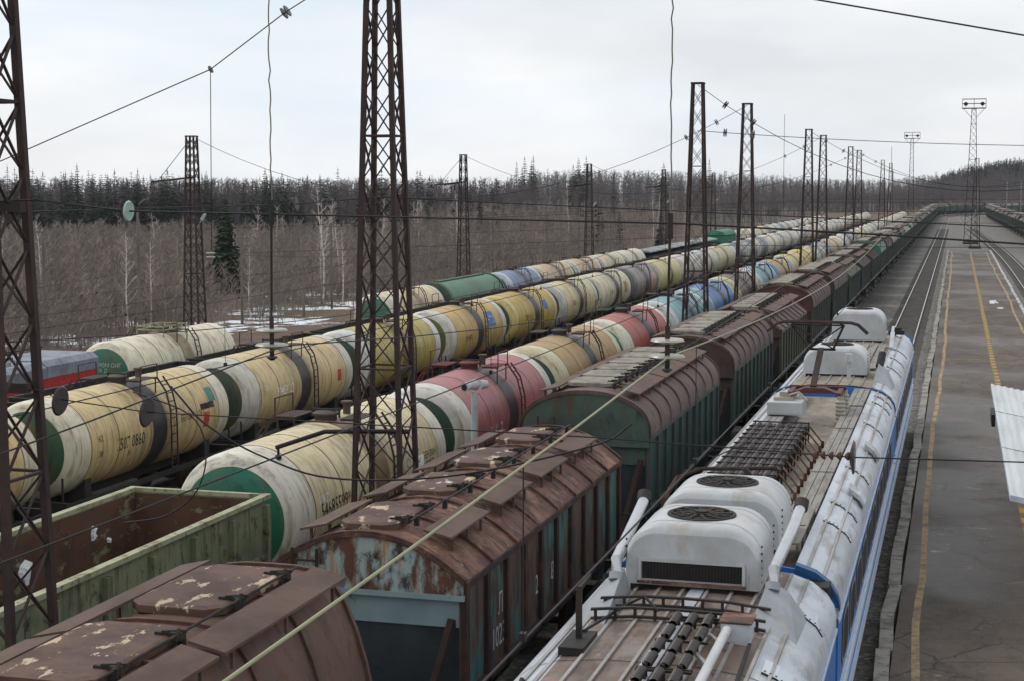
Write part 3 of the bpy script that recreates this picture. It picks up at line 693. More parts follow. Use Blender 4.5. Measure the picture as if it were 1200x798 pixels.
B = [ (S(206, 182, 130), S(206, 196, 170), S(200, 190, 170), 'cream tank wagon with peeling white end, behind the mast beside the open gondola', S(46, 42, 40)),
 (S(206, 184, 132), S(214, 206, 182), S(54, 86, 62), 'butter yellow tank wagon with 1507 0860 stencil and dark band', S(52, 50, 52)),
 (S(206, 184, 134), S(198, 194, 180), S(70, 80, 66), 'tan cream tank wagon with grey green end, second behind the 1507 stencilled tank', S(62, 56, 50)),
 (S(176, 160, 80), S(208, 206, 200), S(46, 78, 62), 'olive yellow tank wagon with dark green and white end rings behind the second lattice mast', S(120, 100, 60)),
 (S(196, 164, 92), S(204, 200, 186), S(94, 106, 52), 'orange tan tank wagon with olive end and blue emblem', None),
 (S(184, 158, 70), S(206, 186, 120), S(44, 78, 64), 'mustard tank wagon with dark green end and blue marking', None),
 (S(206, 190, 142), S(190, 190, 180), S(52, 84, 68), 'straw coloured tank wagon with white and dark green end, behind the mustard tank', None),
 (S(204, 194, 162), S(214, 206, 180), S(50, 110, 76), 'ivory tank wagon with thin green ring, behind the straw coloured tank', None),
 (S(134, 128, 124), S(110, 108, 106), S(96, 94, 92), 'dull grey tank wagon with pinkish far half, in the middle tank train', None),
 (S(196, 184, 118), S(200, 192, 160), S(150, 146, 120), 'pale yellow tank wagon behind the dull grey tank', None),
 (S(196, 190, 178), S(206, 200, 190), S(150, 160, 150), 'dirty white tank wagon behind the pale yellow tank', None),
 (S(194, 190, 174), S(190, 196, 186), S(90, 140, 120), 'white tank wagon with thin green ring beside the third lattice mast', None),
 (S(190, 178, 130), S(200, 190, 160), S(150, 140, 110), 'faded yellow white tank wagon between the third and fourth lattice masts', None)]
TB = []
for i in range(38):
    Y = 33.83+12.02*i
    if i < len(B):
        b_, r_, c_, lb, bd = B[i]; TB.append(tank(i, T2 if i < 9 else T1, TX['B'], Y, b_, r_, c_, lb, GB, bd or S(58, 56, 58)))
    else:
        tank(i, T1, TX['B'], Y, rnd.choice(FAR), WHITE, rnd.choice(FARC), 'distant pale tank wagon far up the middle tank train', GB)
GC = 'tank wagons in the tank train beside the woods'
Cc = [ (67.7, S(222, 212, 184), S(222, 214, 190), S(40, 118, 92), 'cream tank wagon with green end disc and railing, before the leafless trees'),
 (101.6, S(218, 200, 156), S(216, 210, 190), S(56, 118, 92), 'cream tank wagon with faded green end, ahead of the long green tank'),
 (129.2, S(112, 132, 164), S(190, 200, 206), S(70, 90, 110), 'slate blue tank wagon with white ring, behind the long green tank'),
 (141.2, S(196, 170, 130), S(210, 200, 170), S(56, 100, 62), 'tan tank wagon with green ring, first behind the slate blue tank'),
 (153.2, S(198, 172, 132), S(208, 206, 196), S(60, 104, 66), 'tan tank wagon with white and green ring, second behind the slate blue tank'),
 (165.3, S(202, 180, 140), S(212, 206, 186), S(58, 104, 66), 'sandy tank wagon with green ring, third behind the slate blue tank'),
 (177.3, S(212, 200, 170), S(210, 204, 190), S(60, 116, 84), 'ivory tank wagon at the end of the far tank row, before the flat dark wagons')]
TC = []
for j, (Y, b_, r_, c_, lb) in enumerate(Cc): TC.append(tank(j, T2 if j < 5 else T1, TX['C'], Y, b_, r_, c_, lb, GC, S(150, 130, 96) if j < 2 else S(80, 74, 68)))
for i in range(16):
    Y = 262+12.02*i; tank(i, T1, TX['C'], Y, rnd.choice(FAR), WHITE, rnd.choice(FARC), 'small distant pale tank wagon beyond the green box wagon', GC)

# the long green tank of the farthest train
def make_long_tank():
    root = empty('long_tank_wagon'); b = MB(); b.lathe_y([(-6.6, 1.56), (6.6, 1.56)], 48, 0, ZC); b.build('barrel', M['tank'], root, color=S(58, 118, 88))
    for s_ in (-1, 1):
        b = MB(); b.lathe_y([(s_*6.6, 1.62), (s_*7.0, 1.62), (s_*7.1, 1.5), (s_*7.25, 1.0), (s_*7.3, .001)], 48, 0, ZC); b.build('end_cap', M['tank'], root, color=S(30, 70, 48))
        b = MB(); b.lathe_y([(s_*6.58, 1.58), (s_*6.58, 1.63), (s_*6.66, 1.63), (s_*6.66, 1.58)], 48, 0, ZC); b.build('ring', M['fitting'], root, color=S(24, 56, 40))
    b = MB(); b.cb(0, 0, 4.2, .5, 11.5, .06); b.build('walkway', M['fitting'], root, color=S(60, 90, 76), smooth=False)
    b = MB(); b.cb(0, 0, 1.0, .5, 15, .34); b.cb(0, 5, 1.1, 2.2, .5, .5); b.cb(0, -5, 1.1, 2.2, .5, .5); b.build('underframe', M['frame'], root, smooth=False)
    for y in (-5, 5): add_bogie(root, y, True)
    return root
o = make_long_tank(); place(o, TX['C'], 114.9); tag(o, 'long plain green tank wagon between a cream and a slate blue tank', 'tank wagon', GC)

# stencils and decals
def stencil(root, txt, size, a0, y0, mat, sx=1): lettering(root, txt, size, on_side(a0, y0), mat, sx)
stencil(TA[0], '54685599*', .52, 0, -3.05, M['textdark'], .78); stencil(TA[0], '24,0', .2, -12, -2.7, M['textdark'])
stencil(TA[0], 'РЖД', .26, 10, -3.7, M['fitting']); stencil(TA[0], 'ВТС', .62, 8, 2.3, M['textblue'], .9); stencil(TA[0], '66', .3, -6, -3.7, M['textdark'])
lettering(TA[0], 'ПРИПИСКА К\nБЕРЕЗКИ ЛК Т', .2, on_end(.1), M['textwhite'])
stencil(TA[0], 'БЕНЗИН\nНЕФТЬ', .26, 0, 3.6, M['textdark'])
decal(TA[0], -14, 8, 2.5, 3.1, M['decalred'], 'stain_patch').data.materials[0] = M['band']
TA[0].children[-1].color = S(196, 168, 96)
stencil(TA[1], '316  2', .62, -8, -2.0, M['textwhite'], .9); stencil(TA[1], '1', .4, -26, -1.7, M['textwhite'])
stencil(TA[2], '5068 4421', .4, -6, -2.2, M['textdark'], .8); stencil(TA[3], '7334 9180', .4, -6, -2.2, M['textwhite'], .8)
stencil(TB[1], '1507 0860', .56, -6, -1.9, M['textdark'], .74); stencil(TB[1], '25', .22, -20, -1.9, M['textdark']); stencil(TB[1], '62', .28, 8, -3.7, M['textdark']); stencil(TB[1], '38', .28, -10, -3.7, M['textdark'])
stencil(TB[1], 'БЕНЗИН  ЛЕГ', .3, 4, 2.3, M['textdark'], .9); decal(TB[1], -16, 4, 3.1, 3.5, M['decalred']); decal(TB[1], 16, 36, 3.6, 4.1, M['decalteal'])
decal(TB[1], 8, 16, 2.9, 3.9, M['textdark'])
stencil(TB[2], '30453123', .5, 2, -2.0, M['fitting'], .8); stencil(TB[2], '08', .3, 12, -3.7, M['fitting']); decal(TB[2], -8, 10, 3.3, 3.7, M['decalred'])
stencil(TB[3], 'ГАЗ', .44, 52, -4.0, M['textwhite'], .9); decal(TB[3], 44, 62, -4.5, -3.5, M['textdark'], r=RT+.004)
stencil(TB[3], 'ГАЗОЛИН', .34, 6, -2.6, M['textwhite'], .8); stencil(TB[3], '21', .5, 14, 2.2, M['textwhite'])
stencil(TB[4], '50194872', .36, -4, -2.2, M['textdark'], .8); decal(TB[4], 6, 40, 1.5, 2.9, M['decalblue']); stencil(TB[4], 'НПЗ', .55, 20, 2.2, M['textwhite'], 1)
stencil(TB[5], '7309 16', .5, 2, -2.2, M['textdark'], .8); decal(TB[5], 10, 34, 1.8, 2.7, M['decalblue'])
stencil(TB[6], '73-826', .5, 4, -2.2, M['textdark'], .8); stencil(TB[7], '51-304', .5, 4, -2.2, M['textdark'], .8)
decal(TB[7], -8, 26, 2.6, 3.6, M['yellow']); decal(TB[8], -30, 30, 1.2, 4.1, M['tank'], 'pink_patch').color = S(176, 140, 132)
lettering(TC[0], 'ГАЗПРОМ СИГ\nЖ Д', .24, on_end(.35), M['textwhite'])
b = MB()   # white railing round the hatch of the first far tank
for (x0, y0), (x1, y1) in zip([(-.7, -1.1), (.7, -1.1), (.7, 1.1), (-.7, 1.1)], [(.7, -1.1), (.7, 1.1), (-.7, 1.1), (-.7, -1.1)]):
    b.bar((x0, y0, 4.42), (x1, y1, 4.42), .05); b.bar((x0, y0, 4.25), (x1, y1, 4.25), .05); b.bar((x0, y0, 3.7), (x0, y0, 4.42), .05)
b.build('railing', M['gon_rim'], TC[0], smooth=False)

# open gondola at the head of the tank train beside the hoppers
g1 = make_gondola(M['gon_out'], M['gon_in'], M['gon_rim']); place(g1, TX['A']+.1, 22.75)
tag(g1, 'empty green open gondola wagon with rusty inside, ahead of the cream tank', 'gondola wagon')
for (x, y, z, s_) in ((-1.4, 4.6, 3.0, .1), (-1.4, 5.2, 2.7, .07), (-1.4, 2.2, 2.75, .2), (.1, 6.28, 2.9, .09), (.5, 6.28, 2.86, .07), (-1.4, .2, 2.9, .12), (-1.4, -3.0, 2.5, .17), (-.6, 6.28, 2.6, .06), (1.1, 6.28, 3.3, .07)):
    b = MB(); n = 11; flat = abs(x) > 1
    for kx in range(2):
        oy, oz = rnd.uniform(-.6, .6)*s_, rnd.uniform(-.9, .9)*s_
        rim = [(oy+s_*rnd.uniform(.35, 1)*math.cos(6.283*i/n), oz+s_*rnd.uniform(.5, 1.3)*math.sin(6.283*i/n)) for i in range(n)]; dp = s_*.45
        f_ = (lambda u, v, w_: (w_ if x < 0 else -w_, u, v)) if flat else (lambda u, v, w_: (u, -w_, v))
        b.add([f_(u, v, -.1) for u, v in rim]+[f_(u*.8+oy*.2, v*.8+oz*.2, dp*rnd.uniform(.4, 1)) for u, v in rim]+[f_(oy, oz, dp)], [(i, (i+1) % n, n+(i+1) % n, n+i) for i in range(n)]+[(n+i, n+(i+1) % n, 2*n) for i in range(n)])
    q = b.build('snow_clump', M['snow'], smooth=False, loc=(TX['A']+.1+x, 22.75+y, gz(TX['A'])+z)); tag(q, 'small white clump stuck to the rusty inside of the open gondola', 'snow', 'snow clumps in the gondola')
# dark gondolas between the two farther tank trains
g2 = make_gondola(M['coal'], M['coal'], M['coal'], 1, 3.5, 'gondola_wagon')
g3 = None
GD = 'low dark wagons between the tank trains'
for i in range(13):
    o = g2 if i == 0 else copy_tree(g2); Y = 42+13.92*i
    place(o, TX['D'], Y)
    if i < 2: o.scale.z = .87
    tag(o, 'soot dark empty gondola wagon in the row between the two outer tank trains', 'gondola wagon', GD)
for i in range(5):
    o = copy_tree(g2); place(o, TX['C'], 190.5+13.0*i*.86); o.scale.z = .86
    tag(o, 'grey flat topped wagon between the ivory far tank and the green box wagon', 'gondola wagon', 'flat topped wagons in the far row')
    for ch in o.children: pass
# snow on the flat topped wagons' covers
M['cover'] = paint('pale_wagon_cover', S(150, 152, 152), [(S(96, 94, 94), .8, .45, .6, .85, ISO)], .8)
for i in range(5):
    b = MB(); b.poly([(-1.4, 3.5), (1.4, 3.5), (1.3, 3.62), (0, 3.8), (-1.3, 3.62)], -5.2, 5.2)
    q = b.build('load_cover', M['cover'], loc=(TX['C'], 190.5+13.0*i*.86, gz(TX['C'])-.02), smooth=False)
    tag(q, 'pale sheet laid over a flat topped wagon in the far row', 'cover', 'sheets over the flat topped wagons')
# green box wagon in the far row
root = empty('box_wagon', (TX['C'], 253.4, gz(TX['C'])))
b = MB(); b.box(-1.5, 1.5, -6.4, 6.4, 1.2, 3.9)
for i in range(9): b.cb(1.53, -6.2+1.55*i, 2.6, .06, .12, 2.5)
b.build('body', M['wall'], root, color=S(44, 130, 98), smooth=False)
b = MB(); b.poly([(-1.6, 3.9), (1.6, 3.9), (1.2, 4.4), (0, 4.65), (-1.2, 4.4)], -6.6, 6.6); b.build('roof', M['old_roof'], root, color=S(60, 150, 116), smooth=False)
add_bogie(root, -4.5, False); add_bogie(root, 4.5, False)
tag(root, 'bright green box wagon standing above the far tank wagons', 'box wagon')
# grey rail vehicle with a red stripe, far edge of the yard
root = empty('rail_vehicle', (TX['C'], 49.4, gz(TX['C']))); zr = 3.6
b = MB(); b.box(-1.45, 1.45, -10.5, 9.9, 1.2, 3.32); b.build('red_band', M['fitting'], root, color=S(196, 52, 52), smooth=False)
b = MB(); b.poly([(-1.5, 3.32), (1.5, 3.32), (1.5, 3.75), (1.2, 3.95), (-1.2, 3.95), (-1.5, 3.75)], -10.5, 6.0); b.poly([(-1.48, 3.32), (1.48, 3.32), (1.48, 3.78), (1.2, 4.0), (-1.2, 4.0), (-1.48, 3.78)], 6.05, 10.0)
b.build('body', M['wall'], root, color=S(134, 142, 152), smooth=False)
for y in (-6, -1.5, 3): 
    b = MB(); b.box(-.8, .8, y-1.6, y+1.6, 3.95, 4.1); b.build('roof_hatch', M['cover'], root, smooth=False)
b = MB(); b.bar((-.6, 2, 4.25), (-.6, 9, 4.25), .06); b.bar((.6, -4, 4.2), (.6, 5, 4.2), .06); b.bar((.9, 3.4, 4.0), (.9, 3.4, 5.2), .1); b.build('roof_rail', M['black'], root, smooth=False)
b = MB(); b.cb(0, 0, .9, 2.4, 19, .4); b.build('underframe', M['frame'], root, smooth=False)
for y in (-7, 7): add_bogie(root, y, True)
tag(root, 'slate grey rail vehicle with a bright red stripe, parked by the bare trees', 'rail vehicle')

# ------------------------------------------------------------------ hopper train
HB = make_hopper('barrel', 2, 6); HB3 = make_hopper('round', 2, 3); HF = make_hopper('flat', 2, 4, True); HG = make_hopper('gable', 2, 6); HB1 = make_hopper('barrel', 1, 4); HG1 = make_hopper('gable', 1, 4)
GH = 'hopper wagons in the train beside the locomotive'
BR = S(116, 94, 88); BR2 = S(128, 112, 108); MAR = S(104, 58, 56)
H = [ (HB3, S(104, 78, 66), S(76, 88, 84), S(70, 90, 86), 'brown roofed hopper wagon with peeling hatch lids, before the rust blotched one'),
 (HF, None, S(50, 98, 94), S(78, 116, 118), 'rust blotched hopper wagon with pale teal end and streaks'),
 (HB, S(108, 92, 87), S(48, 78, 70), S(76, 92, 82), 'barrel roofed hopper wagon with mottled green end, behind the rust blotched one'),
 (HB, S(102, 86, 82), S(54, 84, 68), S(76, 62, 56), 'brown roofed hopper wagon with dark brown end, behind the green ended one'),
 (HG, S(110, 92, 88), S(86, 88, 52), S(78, 62, 56), 'hopper wagon with angular brown roof and olive side, beside the far cowl'),
 (HB, S(108, 88, 84), S(52, 80, 62), S(92, 56, 54), 'hopper wagon with maroon end wall and brown barrel roof'),
 (HB, S(106, 90, 86), S(46, 88, 68), S(66, 60, 56), 'brown roofed hopper wagon directly behind the maroon ended one'),
 (HG, S(130, 132, 122), S(46, 88, 66), S(56, 92, 70), 'green hopper wagon with angular greyish green roof'),
 (HG, S(104, 104, 100), S(44, 56, 50), S(50, 60, 54), 'dark green hopper wagon with angular grey roof'),
 (HG, S(84, 76, 72), S(48, 58, 52), S(60, 58, 56), 'dark hopper wagon with flat brown deck, before the bright turquoise one'),
 (HB, S(140, 178, 168), S(40, 134, 112), S(44, 132, 108), 'bright turquoise hopper wagon with pale mint roof'),
 (HB, S(110, 104, 98), S(54, 72, 64), S(70, 72, 66), 'dull grey green hopper wagon directly behind the bright turquoise one')]
used = set()
def hopper(p, X, Y, roof, wall, end, label, group, rz=0):
    o = p if p.name not in used else copy_tree(p); used.add(p.name)
    for ch in o.children:
        b = base(ch)
        if b == 'roof' and roof: ch.color = roof
        elif b in ('side_wall',): ch.color = wall
        elif b in ('end_wall', 'end_beam'): ch.color = end
    o.location = (X, Y, gz(min(X, 0)) if X < 0 else 0); o.rotation_euler.z = rz
    tag(o, label, 'hopper wagon', group); return o
HW = []
HROOF = [S(104, 90, 86), S(132, 128, 122), S(112, 98, 92), S(168, 166, 158), S(92, 86, 82), S(88, 108, 98), S(120, 110, 106), S(74, 84, 76)]
HWALL = [S(44, 98, 76), S(48, 72, 62), S(54, 106, 88), S(70, 74, 66), S(38, 90, 68), S(50, 66, 58), S(42, 84, 66)]
Y = 22.04+HL-14.72
for i in range(49):
    if i < len(H):
        p, r_, w_, e_, lb = H[i]; HW.append(hopper(p, track_x(TX['hop'], Y), Y, r_, w_, e_, lb, GH))
    else:
        w_ = rnd.choice(HWALL)
        hopper(rnd.choice([HB1, HB1, HG1]), track_x(TX['hop'], Y), Y, rnd.choice(HROOF), w_, w_, 'distant hopper wagon in the long row running towards the curve', GH, heading(Y))
    Y += 14.72*math.cos(heading(Y))
Y = 262
for i in range(32):
    w_ = rnd.choice(HWALL)
    hx = -(row_r_x(Y+3)-row_r_x(Y-3))/6
    lb = 'hopper wagon in the row of box shaped wagons beyond the passenger platform'
    hopper(rnd.choice([HB1, HB1, HG1]), row_r_x(Y), Y, rnd.choice(HROOF), w_, w_, lb, 'hopper wagons beyond the platform', math.atan(hx)); Y += 14.72*math.cos(math.atan(hx))
for i in range(16):
    Y = 560+14.72*i; w_ = S(44, 46, 46)
    hopper(HB1, 30+.02*(Y-560)+curve(Y)*.5, Y, S(90, 86, 84), w_, w_, 'dark wagon in the hazy row under the far wood', 'dark wagons under the far wood')
sm = lambda s_, y0: (lambda u, v: (s_*1.535, y0+u, 2.6+v))
for root, y0, t in ((HW[1], -1.2, '24'), (HW[1], -.1, '82'), (HW[1], -3.6, 'Л\n10231'), (HW[2], 2.3, '93')):
    lettering(root, t, .5, sm(1, y0), M['textwhite'], .8)

# ------------------------------------------------------------------ locomotive
LX = -3.36
def half(prof): return [(-x, z) for x, z in reversed(prof)]+[p for p in prof if p[0] > 0]
RP = [(0, 3.95), (.5, 3.94), (.95, 3.88), (1.2, 3.78), (1.38, 3.62), (1.47, 3.45), (1.5, 3.3)]
def loco_side(root, y0, y1):
    """lower body of one section: blue and white stripes, louvre windows"""
    zones = [(3.3, 3.12, 'white'), (3.12, 3.05, 'blue'), (3.05, 1.95, 'blue'), (1.95, 1.72, 'white'), (1.72, 1.62, 'blue'), (1.62, 1.42, 'white'), (1.42, .95, 'blue')]
    b = MB(); mats = [M['blue'], M['white']]
    for za, zb, m in zones:
        b.cur = 0 if m == 'blue' else 1
        for s_ in (-1, 1):
            b.add([(s_*1.5, y0, za), (s_*1.5, y1, za), (s_*1.5, y1, zb), (s_*1.5, y0, zb)], [(0, 1, 2, 3)])
        for y in (y0, y1): b.add([(-1.5, y, za), (1.5, y, za), (1.5, y, zb), (-1.5, y, zb)], [(0, 1, 2, 3)])
    b.cur = 0
    for y in (y0, y1): b.poly([(-1.5, 3.3), (1.5, 3.3)]+[(x, z-.03) for x, z in reversed(half(RP)[1:-1])], y-.02, y+.02)
    body = b.build('body', mats, root, smooth=False)
    b = MB(); n = int((y1-y0)/.28)
    for s_ in (-1, 1):
        b.bar((s_*1.505, y0, 3.08), (s_*1.505, y1, 3.08), .03, .05); b.bar((s_*1.51, y0, 1.72), (s_*1.51, y1, 1.72), .04, .06); b.bar((s_*1.51, y0, 1.95), (s_*1.51, y1, 1.95), .03, .04)
        for i in range(6): b.bar((s_*1.505, y0, 1.02+.055*i), (s_*1.505, y1, 1.02+.055*i), .02, .02)
    b.build('side_trim', M['white'], body, smooth=False)
    ny = int((y1-y0-2)/1.75)
    for i in range(ny):
        yc = y0+1.6+1.75*i
        for s_ in (-1, 1):
            b = MB(); b.cur = 0; ol = [(yc+.72*math.copysign(abs(math.cos(t))**.5, math.cos(t)), 2.5+.42*math.copysign(abs(math.sin(t))**.5, math.sin(t))) for t in np.linspace(0, 2*math.pi, 25)[:-1]]
            b.add([(s_*1.508, y, z) for y, z in ol], [tuple(range(24))]); b.cur = 1
            b.add([(s_*1.512, y, z) for y, z in ol]+[(s_*1.512, yc+(y-yc)*.86, 2.5+(z-2.5)*.8) for y, z in ol], [(j, (j+1) % 24, 24+(j+1) % 24, 24+j) for j in range(24)])
            b.build('window', [M['black'], M['alu']], root, smooth=False)
    b = MB(); b.box(-1.25, 1.25, y0+.2, y1-.2, .55, .95); b.build('underframe', M['frame'], root, smooth=False)
    for y in (y0+4, (y0+y1)/2+1, y1-4):
        b = MB()
        for s_ in (-1, 1):
            b.box(s_*1.1-.1, s_*1.1+.1, y-1.6, y+1.6, .45, .8)
            for dy in (-1.2, 1.2): b.cyl((s_*.7, y+dy, .6), (s_*.83, y+dy, .6), .6, n=20)
        b.build('bogie', M['frame'], root, smooth=False)
def cowl(root, y, front=True, depth=1.75, louvre=True, zt=4.86, x0=-.2):
    """white fan cowl with rounded shoulders standing on the roof"""
    def outline(w, zb, z1, r):
        pts = [(x0-w, zb)]
        for t in np.linspace(math.pi, math.pi/2, 9): pts.append((x0-w+r+r*math.cos(t), z1-r+r*math.sin(t)))
        for t in np.linspace(math.pi/2, 0, 9): pts.append((x0+w-r+r*math.cos(t), z1-r+r*math.sin(t)))
        return pts+[(x0+w, zb)]
    rings = [(y+q_*(depth/2-d_), outline(w_, 4.0, zt-z_, r_)) for q_, d_, w_, z_, r_ in ((-1, 0, .92, .13, .42), (-1, .03, .94, .06, .46), (-1, .09, .955, .015, .5), (-1, .2, .96, 0, .52), (1, .2, .96, 0, .52), (1, .09, .955, .015, .5), (1, .03, .94, .06, .46), (1, 0, .92, .13, .42))]
    n = len(rings[0][1]); b = MB()
    b.add([(x, yy, z) for yy, o in rings for x, z in o], [(j*n+i, j*n+i+1, (j+1)*n+i+1, (j+1)*n+i) for j in range(7) for i in range(n-1)]+[tuple(range(n)), tuple(range(8*n-1, 7*n-1, -1))])
    c = b.build('fan_cowl', M['dome'], root, ang=50)
    b = MB(); b.box(x0-.88, x0+.88, y-depth/2+.06, y+depth/2-.06, 3.8, 4.03); b.build('cowl_base', M['darksteel'], c, smooth=False)
    b = MB(); o = outline(.963, 4.0, zt+.003, .52); b.strip(o, y+.52, y+.532); b.strip(o, y-.56, y-.548)
    b.build('panel_seam', M['darksteel'], c, smooth=False)
    # fan opening
    b = MB(); b.lathe_z([(zt+.002, .001), (zt+.004, .44)], 28, x0, y); b.build('fan_well', M['black'], c)
    b = MB(); b.lathe_z([(zt-.005, .5), (zt+.02, .495), (zt+.022, .45), (zt+.006, .44)], 32, x0, y); b.build('fan_rim', M['darksteel'], c)
    b = MB()
    for kx in range(12):
        t = 2*math.pi*kx/12; b.bar((x0+.1*math.cos(t), y+.1*math.sin(t), zt+.03), (x0+.45*math.cos(t+.25), y+.45*math.sin(t+.25), zt+.022), .05, .012)
    for rr in (.15, .3, .42): b.lathe_z([(zt+.04, rr-.008), (zt+.046, rr), (zt+.04, rr+.008)], 28, x0, y)
    b.cyl((x0, y, zt+.01), (x0, y, zt+.06), .1, n=12); b.build('fan', M['darksteel'], c, smooth=False)
    b = MB()
    for kx in range(13):
        for yy in (y-depth/2+.14, y+depth/2-.14):
            for s_ in (-1, 1):
                if kx < 6: b.cb(x0+s_*.955, yy, 4.1+.1*kx, .02, .03, .03)
    b.build('rivet', M['darksteel'], c, smooth=False)
    if louvre:
        yf = y-depth/2
        b = MB(); b.box(x0-.7, x0+.7, yf-.012, yf-.004, 4.09, 4.34); p = b.build('louvre', M['black'], c, smooth=False)
        b = MB()
        for i in range(31): b.bar((x0-.68+.045*i, yf-.02, 4.1), (x0-.68+.045*i, yf-.02, 4.33), .012)
        b.build('slat', M['darksteel'], p, smooth=False)
        b = MB(); b.bar((x0-.74, yf-.03, 4.36), (x0+.74, yf-.03, 4.36), .04); b.bar((x0-.73, yf-.03, 4.07), (x0-.73, yf-.03, 4.34), .04); b.bar((x0+.73, yf-.03, 4.07), (x0+.73, yf-.03, 4.34), .04)
        b.build('louvre_frame', M['dome'], p, smooth=False)
        b = MB(); b.bar((x0-.76, yf-.05, 4.05), (x0+.76, yf-.05, 4.05), .07, .03); b.build('drip_rail', M['rusty_roof'], p, smooth=False)
    c.scale.x = 1/1.2; c.location.x = .097
    return c
def seams(root, y0, y1, xs):
    b = MB()
    for x in xs:
        z = np.interp(abs(x), [p[0] for p in RP], [p[1] for p in RP]); b.cb(x, (y0+y1)/2, z+.012, .035, y1-y0, .04)
    b.build('roof_seam', M['seam'], root, smooth=False)
def eyebrow(root, y, x, wd=.5):
    """raised lid on the shoulder of the roof, a dark joint along its edge"""
    b = MB(); pts = [(1.06, 3.845), (1.2, 3.78), (1.38, 3.62), (1.455, 3.48)]; b.cur = 0
    b.strip([(x*xa, za+.022) for xa, za in pts], y, y+wd, .03); b.cur = 1
    for (xa, za), (xb, zb) in zip(pts, pts[1:]): b.bar((x*xa, y-.006, za+.012), (x*xb, y-.006, zb+.012), .014, .02)
    for q in range(7):
        xx = 1.09+.055*q; b.cb(x*xx, y+.06, np.interp(xx, [1.06, 1.2, 1.38, 1.455], [3.845, 3.78, 3.62, 3.48])+.026, .02, .02, .012)
    b.build('roof_lid', [M['silver'], M['darksteel']], root, smooth=False)
def arch(root, y, mat, wd=.12, off=.03, xa=-9, xb=9):
    b = MB(); pts = [(x, z) for x, z in half(RP) if xa <= x <= xb]
    b.strip([(x*1.01, z+off) for x, z in pts], y-wd/2, y+wd/2, .1); return b.build('roof_arch', mat, root, smooth=False)
LG = 'sections of the blue and white electric locomotive'
# near section
S1 = empty('locomotive', (LX, 14.9, 0)); tag(S1, 'near locomotive section with ribbed silver roof, front cowl and black resistor tubes', 'locomotive', LG)
loco_side(S1, -11.5, 8.3)
b = MB(); b.cur = 0; b.strip([p for p in half(RP) if p[0] <= -.94], -11.5, 8.3); b.strip([p for p in half(RP) if p[0] >= .94], -11.5, 8.3); b.cur = 1; b.strip([p for p in half(RP) if abs(p[0]) <= .96], -11.5, 8.3)
b.build('roof', [M['silver'], M['sootroof']], S1, ang=50)
seams(S1, -11.4, 8.2, (-1.15, -1.0, -.72, -.44, -.16, .12, .4, .68, .96, 1.15))
b = MB(); b.cb(0, -1.6, 3.965, .16, 19, .02); b.build('roof_strip', M['silver'], S1, smooth=False)
cowl(S1, 7.5)
def lattice_arch(y):
    b = MB()
    for dz in (0, .12):
        pts = [(x, z) for x, z in half(RP) if abs(x) <= .96]
        b.strip([(x, z+.06+dz) for x, z in pts], y-.03, y+.03, .03)
    for x in np.arange(-.9, .95, .22): b.cb(x, y, np.interp(abs(x), [0, .5, .96], [3.95, 3.94, 3.88])+.08, .03, .04, .14)
    b.build('roof_arch', M['darksteel'], S1, smooth=False)
lattice_arch(5.55); lattice_arch(4.95)
for y in (.6, 3.1, 6.6):
    b = MB(); b.strip([(x*1.003, z+.006) for x, z in half(RP)], y, y+.018); b.build('roof_joint', M['darksteel'], S1, smooth=False)
b = MB(); b.tube([(.45, 1.3, 4.1), (.6, 1.0, 4.02), (.8, 1.2, 3.96), (.9, 2.4, 3.92), (.86, 4.2, 3.95)], .022, 6); b.build('cable', M['black'], S1)
b = MB(); b.tube([(-.2, 4.9, 4.1), (-.4, 5.2, 4.2), (-.6, 5.3, 4.05), (-.8, 4.6, 3.98), (-.85, 4.0, 4.02)], .018, 6); b.build('cable', M['black'], S1)
for s_ in (-1, 1):   # scoop fairings with bright pipes
    b = MB()
    b.add([(s_*.76, 6.5, 3.88), (s_*.76, 4.6, 3.88), (s_*1.4, 4.2, 3.5), (s_*1.4, 6.5, 3.52), (s_*.84, 6.5, 4.22), (s_*.83, 6.1, 4.18), (s_*1.06, 6.5, 4.06), (s_*1.02, 6.0, 4.04)],
          [(0, 1, 5, 4), (4, 5, 7, 6), (1, 2, 7), (1, 7, 5), (2, 3, 6, 7), (0, 4, 6, 3)])
    b.build('fairing', M['fairgrey'], S1, smooth=False)
    b = MB(); b.tube([(s_*.9, 6.25, 4.15), (s_*.91, 6.35, 4.4), (s_*.98, 8.2, 4.64), (s_*1.0, 8.9, 4.76)], .07, 14); p = b.build('exhaust_pipe', M['alu'], S1, ang=50)
    b = MB(); b.cyl((s_*1.0, 8.85, 4.74), (s_*1.01, 9.0, 4.84), .09, n=14); b.build('pipe_collar', M['darksteel'], p); b = MB(); b.cyl((s_*.9, 6.22, 4.13), (s_*.9, 6.28, 4.22), .085, n=14); b.build('pipe_collar', M['fairgrey'], p)
def resistor(b, x, y0, y1, z, r=.055):
    m = int((y1-y0)/.035); pr = []
    for i in range(m+1):
        y = y0+(y1-y0)*i/m; pr.append((y, r*(1 if i % 2 else .72)))
    b.lathe_y(pr, 10, x, z)
for rowi, yy in enumerate((1.35, 2.55, 3.75)):
    for x in (.05, .22, .39):
        b = MB()
        resistor(b, x, yy, yy+.44, 4.1); resistor(b, x, yy+.52, yy+.96, 4.12)
        rr = b.build('insulator', M['porcelain'], S1, smooth=False)
for yy in (1.25, 2.42, 2.5, 3.65, 4.75):
    b = MB()
    b.bar((-.04, yy, 4.08), (.5, yy, 4.08), .03)
    for x in (.05, .22, .39): b.bar((x, yy, 3.92), (x, yy, 4.16), .03)
    b.build('insulator_frame', M['darksteel'], S1, smooth=False)
